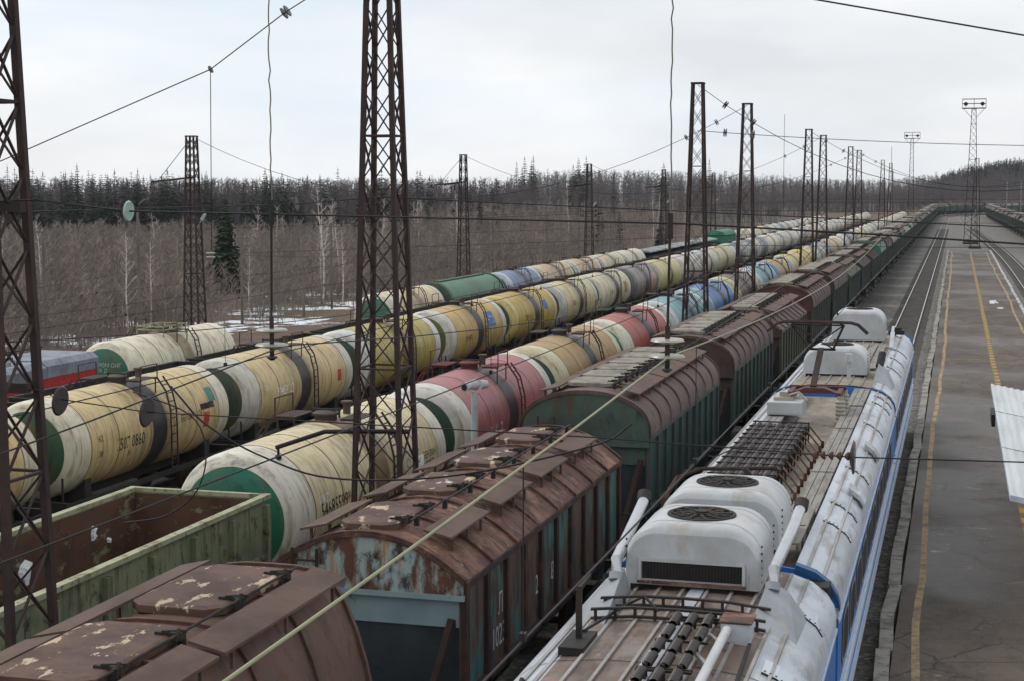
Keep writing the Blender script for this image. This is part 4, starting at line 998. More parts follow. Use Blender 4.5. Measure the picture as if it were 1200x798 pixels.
for (x0, y0), (x1, y1) in (((.35, 3.5), (.62, 2.9)), ((.35, 2.3), (.62, 1.8)), ((.35, 4.4), (.62, 3.9))): b = MB(); b.bar((x0, y0, 4.05), (x1, y1, 4.0), .04, .03); b.build('strut', M['seam'], S1, smooth=False)
b = MB(); b.cyl((.62, 1.6, 4.08), (.62, 4.3, 4.1), .05, n=12); b.build('cable_tube', M['dome'], S1)
b = MB(); b.cur = 0; b.box(.55, .85, 4.3, 4.75, 3.9, 4.16); b.cur = 1; b.box(.53, .87, 4.28, 4.77, 4.165, 4.185); b.build('junction_box', [M['silver'], M['rusty_roof']], S1, smooth=False)
b = MB(); b.box(-.98, -.72, 3.3, 4.1, 3.9, 4.0); b.bar((-.85, 3.75, 4.0), (-.85, 3.75, 4.62), .06); b.bar((-.85, 3.75, 4.62), (-.85, 4.3, 4.66), .05); b.build('roof_post', M['darksteel'], S1, smooth=False)
b = MB(); b.tube([(-1.0, 1.6, 3.86), (-1.0, 1.62, 4.02), (-1.0, 1.72, 4.08), (-1.0, 1.82, 4.02), (-1.0, 1.84, 3.86)], .02); b.build('lifting_eye', M['darksteel'], S1)
for y in (1.0, 3.4, 6.4): eyebrow(S1, y, 1)
b = MB()
for y in (-2, 1.8, 5.6): b.bar((1.52, y, 2.9), (1.52, y, 1.0), .04); b.bar((1.52, y+.5, 2.9), (1.52, y+.5, 1.0), .04)
b.build('handrail', M['alu'], S1, smooth=False)
# middle section
S2 = empty('locomotive', (LX, 34.8, 0)); tag(S2, 'middle locomotive section with roof resistor bank, plank walkways and pantograph', 'locomotive', LG)
loco_side(S2, -11.15, 11.2)
b = MB(); b.cur = 0; b.strip([p for p in half(RP) if p[0] <= -.94], -11.15, 11.2); b.strip([p for p in half(RP) if p[0] >= .94], -11.15, 11.2)
b.strip([(-.952, 3.88), (-.95, 3.62)], -11.15, 11.2); b.strip([(.95, 3.62), (.952, 3.88)], -11.15, 11.2); b.cur = 1; b.strip([(-.95, 3.62), (.95, 3.62)], -11.15, 11.2)
b.build('roof', [M['silver'], M['creamroof']], S2, ang=50)
seams(S2, -11, 11, (-1.3, -1.1, 1.1, 1.3))
cowl(S2, -9.75, louvre=False)
arch(S2, -11.1, M['deepblue'], .2, .04, .8); arch(S2, 11.1, M['deepblue'], .22, .05, .9); arch(S2, -11.1, M['deepblue'], .2, .04, -9, -.8); arch(S2, 11.1, M['deepblue'], .22, .05, -9, -.9)
for s_ in (-1, 1):
    for (ya, yb, zz) in ((-10.2, -7.0, 4.0), (-7.2, -3.1, 3.9), (-3.0, 3.0, 3.9), (3.1, 7.0, 3.9), (7.1, 10.8, 3.92)):
        b = MB()
        for i in range(3): b.cb(s_*(.62+.125*i), (ya+yb)/2+.02*i, zz, .112, yb-ya-.04, .035)
        for y in np.arange(ya+.3, yb, .9): b.bar((s_*.55, y, zz-.03), (s_*.92, y, zz-.03), .04); b.bar((s_*.88, y, 3.62), (s_*.88, y, zz-.03), .03)
        b.build('walkway', M['wood'], S2, smooth=False)
for i in range(11):
    x = -1.02+.1*i
    for j in range(3):
        b = MB(); y0 = -5.2+2.6*j
        for q in range(4): resistor(b, x*.98+.06, y0+.62*q, y0+.62*q+.55, 4.0+.03*(i % 2), .062)
        b.build('resistor_tube', M['porcelain'], S2, smooth=False)
b = MB()
for j in range(4):
    for q in range(4):
        y = -5.25+2.6*j+.62*q
        if y > 2.8: continue
        b = MB()
        b.bar((-.99, y, 4.08), (.12, y, 4.08), .02, .03); b.bar((-.99, y, 3.9), (.12, y, 3.9), .04, .2)
        b.bar((-.94, y, 3.62), (-.94, y, 4.1), .03); b.bar((.1, y, 3.62), (.1, y, 4.1), .03)
        b.build('resistor_frame', M['darksteel'], S2, smooth=False)
for q in range(9):
    b = MB(); b.tube([(-1.1+.12*q, -3+.7*q, 4.1), (-.9+.1*q, -2.7+.7*q, 4.18), (-.8+.08*q, -2.2+.6*q, 4.12)], .012)
    b.build('cable', M['darksteel'], S2, smooth=False)
for q in range(11):
    b = MB(); b.bar((.14, -5.0+.72*q, 4.06), (.42, -5.35+.72*q, 3.74), .025, .025); b.cyl((.42, -5.35+.72*q, 3.62), (.42, -5.35+.72*q, 3.78), .03, n=8)
    b.build('standoff', M['rusty_roof'], S2, smooth=False)
b = MB(); b.bar((.15, -8.85, 3.7), (.3, -8.85, 4.6), .07); b.bar((.3, -8.85, 4.6), (.05, -8.85, 4.95), .07); b.bar((-.1, -8.8, 4.0), (.9, -8.8, 4.0), .05); b.build('bracket', M['darksteel'], S2, smooth=False)
b = MB(); b.tube([(-1.2, -8.1, 3.8), (-1.18, -8.0, 4.2), (-1.05, -7.6, 4.5), (-.75, -7.3, 4.62), (.35, -7.1, 4.66)], .035, 8); b.build('busbar', M['rib'], S2)
b = MB(); b.box(-.92, -.2, 4.7, 6.0, 3.95, 4.26)
for i in range(10): b.cb(-.88+.07*i, 4.69, 4.0, .05, .02, .06)
b.build('roof_box', M['dome'], S2, smooth=False)
b = MB(); b.cb(-.62, 5.35, 4.3, .4, .5, .08); b.cyl((-.62, 5.35, 4.32), (-.62, 5.35, 4.46), .1, n=12); b.tube([(-.5, 5.2, 4.4), (-.3, 5.0, 4.5), (-.1, 4.9, 4.3)], .03); b.build('box_fitting', M['insul_white'], S2, smooth=False)
for y, x in ((-7.5, 1), (-5.8, 1), (-1.9, 1), (4.6, 1), (8.6, 1), (9.9, 1)): eyebrow(S2, y, x)
for y in (-4.2, 1.2):
    b = MB(); pts = [(1.2, 3.8), (1.38, 3.64), (1.46, 3.48)]
    b.strip([(x+.05, z+.1) for x, z in pts], y-.25, y+.25, .1); b.build('vent_hood', M['silver'], S2, smooth=False)
# pantograph
P = empty('pantograph'); P.parent = S2; P.location = (0, 5.6, 0)
b = MB(); b.poly([(-.5, 4.42), (-.2, 4.56), (.2, 4.56), (.5, 4.42)], -.1, .25); b.cb(0, .9, 4.45, 1.2, .1, .1); b.cb(-.5, .4, 4.42, .1, 1.4, .1); b.cb(.5, .4, 4.42, .1, 1.4, .1); b.build('base_frame', M['red'], P, smooth=False)
for x, y in ((-.55, -.3), (.55, -.3), (-.55, 1.1), (.55, 1.1)):
    b = MB(); b.lathe_z([(3.62, .12), (3.75, .12)]+[(3.75+.05*i, .085 if i % 2 else .11) for i in range(1, 11)]+[(4.3, .07), (4.4, .07)], 14, x, y); b.build('post_insulator', M['insul_white'], P, smooth=False)
b = MB(); b.bar((-.05, .1, 4.55), (-.02, 1.9, 5.35), .12, .1); b.build('lower_arm', M['mast'], P, smooth=False)
b = MB(); b.bar((-.3, 1.9, 5.35), (.3, 1.9, 5.35), .06); b.bar((-.25, 1.9, 5.37), (-.55, .4, 6.1), .04); b.bar((.25, 1.9, 5.37), (.55, .4, 6.1), .04); b.bar((-.55, .4, 6.1), (.25, 1.9, 5.37), .025); b.bar((.55, .4, 6.1), (-.25, 1.9, 5.37), .025); b.bar((-.55, .4, 6.1), (.55, .4, 6.1), .04)
b.build('upper_frame', M['darksteel'], P, smooth=False)
b = MB()
for dy in (-.15, .15): b.tube([(-1.05, .4+dy, 5.92), (-.85, .4+dy, 6.12), (-.7, .4+dy, 6.17), (0, .4+dy, 6.18), (.7, .4+dy, 6.17), (.85, .4+dy, 6.12), (1.05, .4+dy, 5.9)], .03)
b.bar((-.5, .25, 6.12), (-.5, .55, 6.12), .05); b.bar((.5, .25, 6.12), (.5, .55, 6.12), .05); b.build('collector_head', M['mast'], P)
for q_ in (S1, S2): q_.scale.x = 1.2
# far section
S3 = empty('locomotive', (LX, 55.9, 0)); tag(S3, 'far locomotive section with two white cowls and a rounded silver cab end', 'locomotive', LG)
loco_side(S3, -9.7, 9.8)
b = MB(); b.cur = 0; b.strip([p for p in half(RP) if p[0] <= -.94], -9.7, 8.9); b.strip([p for p in half(RP) if p[0] >= .94], -9.7, 8.9); b.cur = 1; b.strip([p for p in half(RP) if abs(p[0]) <= .96], -9.7, 8.9); b.cur = 0
hp = half(RP); rings = [(8.9, 1, 0), (9.4, .985, .06), (9.8, .95, .2), (10.05, .9, .45), (10.2, .86, .8)]
b.add([(x*k_, y, 3.3+(z-3.3)*(1-d*.6)-d*.5) for y, k_, d in rings for x, z in hp], [(j*len(hp)+i, j*len(hp)+i+1, (j+1)*len(hp)+i+1, (j+1)*len(hp)+i) for j in range(4) for i in range(len(hp)-1)])
b.build('roof', [M['silver'], M['creamroof']], S3, ang=50)
seams(S3, -9.6, 8.8, (-1.15, -1.0, -.72, -.44, -.16, .12, .4, .68, .96, 1.15))
cowl(S3, -6.6, louvre=False, zt=4.82); cowl(S3, 4.9, louvre=False, depth=2.0, zt=5.08)
for (ya, yb) in ((-5.4, -1.6), (-1.5, 2.8)):
    b = MB()
    for i in range(7): b.cb(-.75+.25*i, (ya+yb)/2, 3.98, .2, yb-ya, .03)
    b.build('walkway', M['wood'], S3, smooth=False)
b = MB(); b.add([(.9, -6.6, 3.9), (.9, -8.2, 3.88), (1.46, -8.7, 3.4), (1.46, -6.6, 3.42), (.98, -6.6, 4.3), (.98, -7.0, 4.3), (1.2, -6.6, 4.1), (1.15, -7.1, 4.14)], [(0, 1, 5, 4), (4, 5, 7, 6), (1, 2, 7), (1, 7, 5), (2, 3, 6, 7), (0, 4, 6, 3)]); b.build('fairing', M['fairgrey'], S3, smooth=False)
b = MB(); b.cyl((1.0, -6.8, 4.2), (1.05, -6.3, 4.55), .1, n=12); b.build('exhaust_pipe', M['black'], S3)
b = MB(); b.cyl((1.0, 2.0, 3.9), (1.0, 3.2, 4.35), .07, n=12); b.bar((1.0, 3.2, 4.35), (1.0, 3.9, 4.5), .08); b.build('horn', M['alu'], S3, smooth=False)
b = MB(); b.cb(1.0, 7.3, 4.02, .5, .5, .16); b.cyl((1.0, 7.3, 4.1), (1.0, 7.3, 4.2), .16, n=12); b.build('roof_vent', M['darksteel'], S3, smooth=False)
for y in (-3.5, -.6, 2.4): eyebrow(S3, y, 1)
b = MB(); b.cyl((.35, -8.9, 4.0), (.35, -8.9, 4.55), .05, n=10); b.cyl((.35, -8.9, 4.55), (.35, -8.9, 4.78), .09, n=12); b.build('antenna', M['dome'], S3)
S3.scale.x = 1.2
b = MB(); b.box(-1.4, 1.4, 11.2, 11.35, .9, 3.6); b.build('gangway', M['black'], S2, smooth=False)
b = MB(); b.box(-1.4, 1.4, 8.3, 8.72, .9, 3.7); b.build('gangway', M['black'], S1, smooth=False)

# ------------------------------------------------------------------ masts
def lattice(h, w0, w1, leg, brace, arms=(), panel=1.15, name='lattice_mast'):
    root = empty(name); hw = lambda z: (w0+(w1-w0)*z/h)/2
    for sx in (-1, 1):
        for sy in (-1, 1):
            b = MB(); b.bar((sx*hw(0), sy*hw(0), 0), (sx*hw(h), sy*hw(h), h), leg); b.build('leg', M['mast'], root, smooth=False)
    b = MB(); z = .3; lv = [z]
    while z < h-.3: z += panel*(.55+.45*hw(z)*2/w0); lv.append(min(z, h))
    for i, (za, zb) in enumerate(zip(lv, lv[1:])):
        for f in range(4):
            c = [(-1, -1), (1, -1), (1, 1), (-1, 1)]; (ax, ay), (bx, by) = c[f], c[(f+1) % 4]
            p = lambda s_, z: (s_[0]*hw(z), s_[1]*hw(z), z)
            b.bar(p((ax, ay), za), p((bx, by), zb), brace, brace*.5); b.bar(p((bx, by), za), p((ax, ay), zb), brace, brace*.5)
            if i % 5 == 0: b.bar(p((ax, ay), za), p((bx, by), za), brace*1.3, brace)
    b.build('bracing', M['mast'], root, smooth=False)
    b = MB(); b.cb(0, 0, h+.03, w1+.14, w1+.14, .07); b.cb(0, 0, .06, w0+.4, w0+.4, .3); b.build('cap_plate', M['mast'], root, smooth=False)
    return root
m0 = lattice(14.45, 1.2, .46, .1, .04, panel=1.15)
GM = 'lattice masts between hopper and tank trains'
ML = ['rusty lattice mast beside the open green gondola, cut off at its top', 'tall dark lattice mast in front of the cream tank wagon', 'third lattice mast along the row, in front of the bright blue tank', 'fourth lattice mast along the row, in front of the light blue tank',
      'fifth lattice mast along the row, in front of the off white tank', 'sixth lattice mast along the row, just behind the fifth', 'seventh lattice mast along the row, first of the distant third pair', 'eighth lattice mast along the row, second of the distant third pair',
      'ninth lattice mast, small and far up the row', 'tenth lattice mast, last and smallest up the row']
masts = []
for i, Y in enumerate((18.0, 31.58, 73.45, 91.4, 130.35, 144.7, 182.4, 198.5, 262, 294)):
    o = m0 if i == 0 else copy_tree(m0); place(o, -11.7, Y, 0); tag(o, ML[i], 'mast', GM); masts.append(o)
masts[0].location.x = -12.17
for z in (9.3, 6.95):
    b = MB(); b.bar((-.5, 0, z), (.55, 0, z), .13); b.build('crossarm', M['mast'], masts[0], smooth=False)
b = MB(); b.tube([(-2.55, 0, 3.92), (-1.4, 0, 4.32), (-.6, 0, 4.36), (.55, 0, 4.4)], .05, 8); b.cyl((-2.5, 0, 3.75), (-2.5, 0, 3.92), .03, n=8); b.cyl((-2.5, 0, 3.66), (-2.5, 0, 3.75), .07, n=10); b.build('bracket_arm', M['black'], masts[1])
m1 = lattice(14.45, 1.15, .5, .1, .05)
GL = 'lattice masts along the forest edge'
for i, Y in enumerate((91.4, 144.7, 198.5, 252, 306)):
    o = m1 if i == 0 else copy_tree(m1); place(o, -46.75 if i == 0 else -45.5, Y)
    tag(o, ['lattice mast with long bracket, beside the lone spruce at the forest edge', 'reddish lattice mast with lamp, behind the long green tank', 'lattice mast with insulator arms, behind the tan far tanks', 'distant lattice mast at the forest edge beyond the green box wagon', 'most distant lattice mast at the forest edge'][i], 'mast', GL)
    b = MB(); b.bar((.2, 0, 11.9), (-2.9 if i == 0 else -2.0, 0, 11.6), .09, .12); b.bar((-.9, 0, 11.7), (-.9, 0, 11.1), .05)
    b.bar((-2.7 if i == 0 else -1.9, 0, 11.6), (-2.7 if i == 0 else -1.9, 0, 11.0), .05); b.bar((0, 0, 14.4), (-2.4, 0, 11.7), .03); b.build('bracket_arm', M['mast'], o, smooth=False)
    if i == 2:
        for z in (9.0, 8.4, 7.8):
            b = MB(); b.bar((-1.1, 0, z), (1.0, 0, z), .07)
            for x in (-1.1, -.8, .8, 1.0): b.cyl((x, 0, z), (x, 0, z+.25), .08, n=8)
            b.build('crossarm', M['mast'], o, smooth=False)
    if i < 2:
        b = MB(); b.bar((.45, 0, 9.0), (.7, 0, 9.35), .05); b.cyl((.6, 0, 9.2), (.85, 0, 9.6), .13, .09, n=10); b.build('lamp', M['whitepole'], o)
# floodlight towers
def light_tower(h, w0, label, X, Y):
    root = lattice(h, w0, .7, .1, .06, panel=1.6, name='floodlight_tower'); place(root, X, Y, 0 if X < 0 else .3)
    b = MB(); b.cb(0, 0, h+.1, 4.0, 1.6, .12)
    for x in (-2, 0, 2): b.bar((x, -.8, h+.1), (x, -.8, h+1.7), .07); b.bar((x, .8, h+.1), (x, .8, h+1.7), .07)
    for z in (h+.9, h+1.7): b.bar((-2, -.8, z), (2, -.8, z), .07); b.bar((-2, .8, z), (2, .8, z), .07); b.bar((-2, -.8, z), (-2, .8, z), .07); b.bar((2, -.8, z), (2, .8, z), .07)
    for s_ in (-1, 1): b.bar((s_*.35, 0, h-1.6), (s_*1.8, 0, h+.05), .07)
    b.build('lamp_deck', M['mast'], root, smooth=False)
    for x in (-1.4, 1.4):
        b = MB(); b.cyl((x, -.75, h+.95), (x, -1.1, h+.8), .22, .36, n=14); b.bar((x, -.75, h+.1), (x, -.75, h+.95), .06); b.build('floodlight', M['darksteel'], root)
    tag(root, label, 'floodlight tower', 'floodlight towers'); return root
light_tower(23.6, 2.3, 'tall floodlight tower with railed lamp deck at the end of the platform', 2.4, 291)
light_tower(23.4, 1.6, 'distant floodlight tower above the far tank wagons', -12.0, 437)
o = copy_tree(m0); place(o, 2.9, 268, .3); o.scale = (1.25, 1.25, 1); tag(o, 'dark lattice mast at the end of the passenger platform, before the floodlight tower', 'mast')
for ch in list(o.children): 
    if base(ch) == 'crossarm': bpy.data.objects.remove(ch)

# ------------------------------------------------------------------ wires
def sag(p, q, s_, n=14):
    p = Vector(p); q = Vector(q); return [p.lerp(q, i/n)-Vector((0, 0, s_*4*(i/n)*(1-i/n))) for i in range(n+1)]
def discs(b, c, d, n=2, r=.13, step=.09):
    c = Vector(c); d = Vector(d).normalized()
    for i in range(n):
        p = c+d*(i-(n-1)/2)*step; b.cyl(p-d*.035, p, r*.35, r, n=16); b.cyl(p, p+d*.02, r, r*.9, n=16)
def spline(p, m=5):
    p = [Vector(q) for q in p]; p = [2*p[0]-p[1]]+p+[2*p[-1]-p[-2]]; o = []
    for i in range(1, len(p)-2):
        for j in range(m):
            t = j/m; o.append(.5*(2*p[i]+(p[i+1]-p[i-1])*t+(2*p[i-1]-5*p[i]+4*p[i+1]-p[i+2])*t*t+(3*p[i]-p[i-1]-3*p[i+1]+p[i+2])*t**3))
    return o+[p[-2]]
def wire(name, pts, r, label, group, mat=None, ins=(), cat='wire'):
    if name == 'jumper_cable': pts = spline(pts)
    r *= {'span_wire': .62, 'hanger_wire': .8, 'jumper_cable': .8}.get(name, .85)
    b = MB(); b.tube(pts, r, 5); o = b.build(name, mat or M['wire'], ang=180)
    tag(o, label, cat, group)
    for c, d, n, rr, m in ins:
        b = MB(); discs(b, c, d, n, rr); b.build('insulator', M[m], o, ang=40)
    return o
GW = 'cross span wires'; GO = 'contact and carrier wires along the tracks'
wire('span_wire', [(-46, 31.58, 12.9), (-40, 31.58, 10.3), (-33, 31.58, 8.9), (-26, 31.58, 8.95), (-20.97, 31.58, 10.17), (-15.67, 31.58, 12.13), (-13.89, 31.58, 13.3), (-12.6, 31.58, 14.0), (-11.7, 31.58, 14.4)], .022,
     'thick cross span wire rising to the top of the second lattice mast', GW, None, [((-13.89, 31.58, 13.3), (1, 0, .65), 2, .14, 'porcelain'), ((-15.67, 31.58, 12.13), (1, 0, .55), 1, .09, 'porcelain')])
wire('hanger_wire', [(-15.67, 31.58, 12.1), (-15.72, 31.58, 8.2)], .012, 'thin hanger wire dropping from the span wire beside the lone spruce', GW, None, [((-15.74, 31.58, 8.1), (0, 0, 1), 2, .1, 'insul_white')])
wire('span_wire', [(-11.7, 18, 14.4), (-8.1, 18, 12.1), (-3.15, 18, 11.75), (-1.58, 18, 11.72), (.64, 18, 11.2), (6, 18, 12.2), (12, 18, 14.4)][:3]+[(0, 18, 12.4), (6, 18, 13.6), (12, 18, 14.4)], .02, 'span wire slung over the tracks from the gondola mast', GW)
wire('span_wire', [(-9, 31.58, 14.6), (-2.77, 31.58, 13.21), (1.13, 31.58, 12.42), (8, 31.58, 11.5)], .028, 'thick dark wire crossing the sky high over the platform', GW)
for x, z1, lb in ((-8.14, 9.29, 'twisted hanger wire with insulator stack above the hopper train'), (-3.17, 9.15, 'twisted hanger wire with insulator stack above the locomotive')):
    pts = [(x+rnd.uniform(-.012, .012), 18, 12.05-i*.12) for i in range(24)]
    o = wire('hanger_wire', [p for p in pts if p[2] > z1]+[(x, 18, z1)], .011, lb, 'hanger wires', M['pole'], [((x-.02, 18, 7.78), (0, 0, 1), 1, .2, 'insul_white'), ((x-.02, 18, 7.6), (0, 0, 1), 1, .21, 'insul_white'), ((x-.02, 18, 7.45), (0, 0, 1), 1, .07, 'porcelain')])
    b = MB(); b.cyl((x, 18, z1+.05), (x-.02, 18, 7.9), .016, n=8); b.cyl((x, 18, z1-.2), (x, 18, z1+.1), .035, n=8); b.cyl((x-.02, 18, 7.45), (x-.02, 18, 7.95), .03, n=8); b.build('hanger_rod', M['darksteel'], o)
wire('span_wire', [(-46, 18, 9.0), (-30, 18, 8.9), (-20, 18, 9.1), (-11.46, 18, 9.39), (-10.11, 18, 9.25), (-8.14, 18, 9.22), (-7, 18, 9.2), (-3.03, 18, 9.13), (-.83, 18, 9.02), (.71, 18, 8.93), (8, 18, 8.6)], .018,
     'lower span wire carrying a green glass insulator disc beside the gondola mast', GW, None, [((-10.11, 18, 9.25), (1, 0, -.06), 1, .135, 'glass')])
wire('span_wire', [(-46, 31.58, 8.6), (-30, 31.58, 8.7), (-20, 31.58, 9.05), (-15.87, 31.58, 9.17), (-13.75, 31.58, 9.22), (-12.28, 31.58, 9.34), (-11.7, 31.58, 9.37), (-3, 31.58, 9.0), (8, 31.58, 8.5)], .018,
     'lower span wire at the second lattice mast with a brown disc insulator', GW, None, [((-13.75, 31.58, 9.22), (1, 0, .05), 2, .15, 'porcelain')])
wire('span_wire', [(-30, 18, 6.9), (-14, 18, 6.95), (-11.47, 18, 6.93), (-11.16, 18, 6.82), (-9.91, 18, 6.7), (-8.39, 18, 6.68), (-6.91, 18, 6.66), (-4.01, 18, 6.62), (-1.06, 18, 6.52), (.78, 18, 6.55), (8, 18, 6.6)], .014,
     'lowest span wire with black disc insulators and a rusty one over the locomotive', GW, None,
     [((-11.16, 18, 6.8), (1, 0, -.1), 1, .2, 'porcelain'), ((-9.91, 18, 6.7), (1, 0, -.1), 1, .2, 'porcelain'), ((-1.06, 18, 6.52), (1, 0, 0), 1, .2, 'porcelain'), ((-1.3, 18, 6.53), (1, 0, 0), 5, .05, 'rusty_roof')])
wire('jumper_cable', [(-11.69, 22, 6.5), (-11.5, 22, 6.3), (-11.18, 22, 5.98), (-10.7, 22, 5.7), (-10.14, 22, 5.46), (-9.27, 22, 5.21), (-8.12, 22, 5.2), (-6.71, 22, 5.39), (-4.91, 22, 5.88), (-4.4, 22, 6.2)], .02, 'sagging black jumper cable looping below the masts', 'jumper cables')
wire('jumper_cable', [(-11.5, 20.5, 6.6), (-10.6, 20.5, 6.3), (-10.35, 20.5, 5.8), (-10.5, 20.5, 5.2), (-11.0, 20.5, 4.8), (-11.7, 20.5, 4.65)], .014, 'short black jumper cable hooked down before the green tank end', 'jumper cables')
def ysag(f, h, ys=(-37, 18, 73.45, 130, 182, 262, 330), zt=7.5):
    pts = []
    for a, b_ in zip(ys, ys[1:]):
        for i in range(12):
            t = i/12; y = a+(b_-a)*t; pts.append((f(y), y, zt-h*4*t*(1-t)))
    pts.append((f(ys[-1]), ys[-1], zt)); return pts
TR = {'loco': ('locomotive track', -3.17), 'hop': ('hopper train', -8.1), 'A': ('tank train beside the hoppers', -14.0), 'B': ('middle tank train', -25.6), 'C': ('tank train beside the woods', -36.4)}
for kx, (nm, xw) in TR.items():
    zo = gz(xw); f = lambda y, xw=xw, kx=kx: xw+(0 if kx == 'loco' else .12*math.sin(y*.06))
    zc_ = (6.02 if kx == 'loco' else 6.25)+zo
    o = wire('contact_wire', [(f(y), y, zc_) for y in range(-12, 330, 6)], .013, f'straight dark contact wire strung over the {nm}', GO)
    pts = ysag(f, .5 if kx == 'loco' else 1.0, zt=7.6+zo)
    o2 = wire('carrier_wire', pts, .0135 if kx == 'loco' else .011, f'sagging {"pale green " if kx == "loco" else ""}carrier wire with droppers over the {nm}', GO, M['wire_green'] if kx == 'loco' else None)
    for y in np.arange(11.6 if kx != 'hop' else 27, 110, 8.4):
        zz = np.interp(y, [p[1] for p in pts], [p[2] for p in pts]); b = MB(); b.cyl((f(y), y, zc_), (f(y), y, zz), .006, n=4); b.cb(f(y), y, zc_+.03, .05, .07, .07)
        b.build('dropper', M['wire'], o2, smooth=False)
wire('feeder_wire', [(-5.3, 27, 6.35), (-5.0, 32, 6.5), (-4.6, 45, 6.9), (-3.6, 90, 6.9), (-3.4, 200, 6.8)], .013, 'dark wire running beside the pale green carrier wire over the hopper roofs', GO)
def span(y, p, q, s_, lb, ins=True):
    pts = sag(p, q, s_, 20); d = Vector(pts[1])-Vector(pts[0])
    wire('span_wire', pts, .02+.00006*y, lb, GW, None, [(pts[1], d, 2, .2, 'porcelain'), (pts[2], d, 2, .2, 'porcelain')] if ins else ())
span(73.45, (-11.7, 73.45, 14.4), (14, 73.45, 14.4), 4.9, 'long curved span wire from the top of the third lattice mast over the platform')
span(73.45, (-11.7, 73.45, 12.3), (14, 73.45, 11.5), .35, 'straight span wire from below the top of the third lattice mast')
span(91.4, (-11.7, 91.4, 14.4), (-46.75, 91.4, 12.95), 4.6, 'curved span wire from the fourth lattice mast to the forest edge mast')
span(130.35, (-11.7, 130.35, 14.4), (16, 130.35, 14.4), 4.6, 'curved span wire from the fifth lattice mast towards the platform')
span(144.7, (-11.7, 144.7, 14.4), (-45.5, 144.7, 12.95), 4.4, 'curved span wire from the sixth lattice mast to the reddish forest edge mast')
span(182.4, (-11.7, 182.4, 14.4), (16, 182.4, 14.4), 4.4, 'curved span wire from the seventh lattice mast towards the platform')
span(198.5, (-11.7, 198.5, 14.4), (-45.5, 198.5, 12.95), 4.2, 'curved span wire from the eighth lattice mast to the forest edge')
for Y in (73.45, 91.4, 130.35, 144.7, 182.4, 198.5, 262):
    xe = 14 if Y in (73.45, 130.35, 182.4) else -46
    for z in (8.6, 7.0):
        wire('span_wire', [(-11.7, Y, z), (xe, Y, z+(gz(xe) if xe < 0 else 0))], .016+.00005*Y, 'low straight span wire between far masts', 'low straight span wires')
for x, Y, z0, z1 in ((-7.7, 73.45, 13.0, 8.6), (-2.9, 73.45, 11.5, 8.6), (-20.4, 91.4, 10.6, 7.5)):
    wire('hanger_wire', [(x, Y, z0), (x, Y, z1)], .012, 'thin hanger wire below a far span wire', 'far hanger wires')
# masts that hold the far ends of the spans beyond the platform
for i, Y in enumerate((18, 73.45, 130.35, 182.4)):
    pass

# white pole with loudspeaker between the hoppers and the pink tank
root = empty('speaker_pole', (-11.7, 38.1, 0)); b = MB(); b.cyl((0, 0, -.2), (0, 0, 4.45), .1, .085, n=16); b.build('pole', M['whitepole'], root)
b = MB(); b.cyl((-.12, -.1, 4.6), (-.18, -.28, 4.58), .1, .13, n=16); b.cyl((.0, .1, 4.62), (-.12, -.1, 4.6), .14, .1, n=14); b.cyl((.12, .12, 4.62), (.26, .25, 4.62), .13, .1, n=14); b.build('loudspeaker', M['whitepole'], root)
b = MB(); b.cyl((-.184, -.29, 4.58), (-.178, -.27, 4.58), .08, n=14); b.build('horn_mouth', M['black'], root)
tag(root, 'white pole topped by a round loudspeaker, before the pink tank wagon', 'pole')
# utility poles and lamp posts along the forest edge
def utility(X, Y, h, label, arms=1, r=.13, curved=False, lean=0.):
    root = empty('utility_pole', (X, Y, gz(X)-.1)); b = MB(); b.cyl((0, 0, 0), (lean, 0, h), r, r*.7, n=10)
    if curved: b.tube([(0, 0, h-.1), (.1, 0, h+.5), (.5, 0, h+.8), (1.0, 0, h+.85)], .05)
    b.build('shaft', M['pole'], root)
    if curved:
        b = MB(); b.cb(1.2, 0, h+.83, .6, .25, .12); b.build('lamp_head', M['darksteel'], root, smooth=False)
    for a in range(arms):
        b = MB(); z = h-.35-.6*a; b.bar((-.75, 0, z), (.75, 0, z), .08, .1); b.build('crossarm', M['pole'], root, smooth=False)
        b = MB()
        for x in (-.7, -.35, .35, .7): b.cyl((x, 0, z+.04), (x, 0, z+.24), .045, .06, n=8)
        b.build('insulator', M['insul_white'], root)
    tag(root, label, 'pole', 'poles along the forest edge')
for X, Y, h, lb, ar, cv in ((-60, 94, 8.8, 'pale concrete pole pair by the grey rail vehicle', 1, 0), (-60.5, 96, 8.0, 'second concrete pole, close behind the pale one by the grey rail vehicle', 0, 0), (-51, 92, 9.8, 'thin lamp post beside the forest edge mast', 0, 1),
    (-55.8, 130, 7.2, 'wooden pole in the snow between the birches', 0, 0), (-57.2, 140, 8.2, 'thin wooden pole by the tall white birch', 1, 0), (-58, 122, 7.6, 'pole with insulators close to the lone spruce', 2, 0), (-50, 156, 8.8, 'pole behind the long green tank', 1, 0), (-50, 170, 9.2, 'pole with crossarm behind the slate blue tank', 1, 0),
    (-50, 194, 9.4, 'pole with crossarm behind the tan far tanks', 1, 0), (-50, 212, 9.2, 'pole beside the insulator armed forest edge mast', 2, 0), (-49, 228, 8.8, 'lamp post behind the ivory far tank', 0, 1), (-50, 290, 9.5, 'distant pole behind the green box wagon', 1, 0), (-50, 340, 9.5, 'most distant pole at the forest edge', 1, 0)):
    utility(X, Y, h, lb, ar, curved=bool(cv))
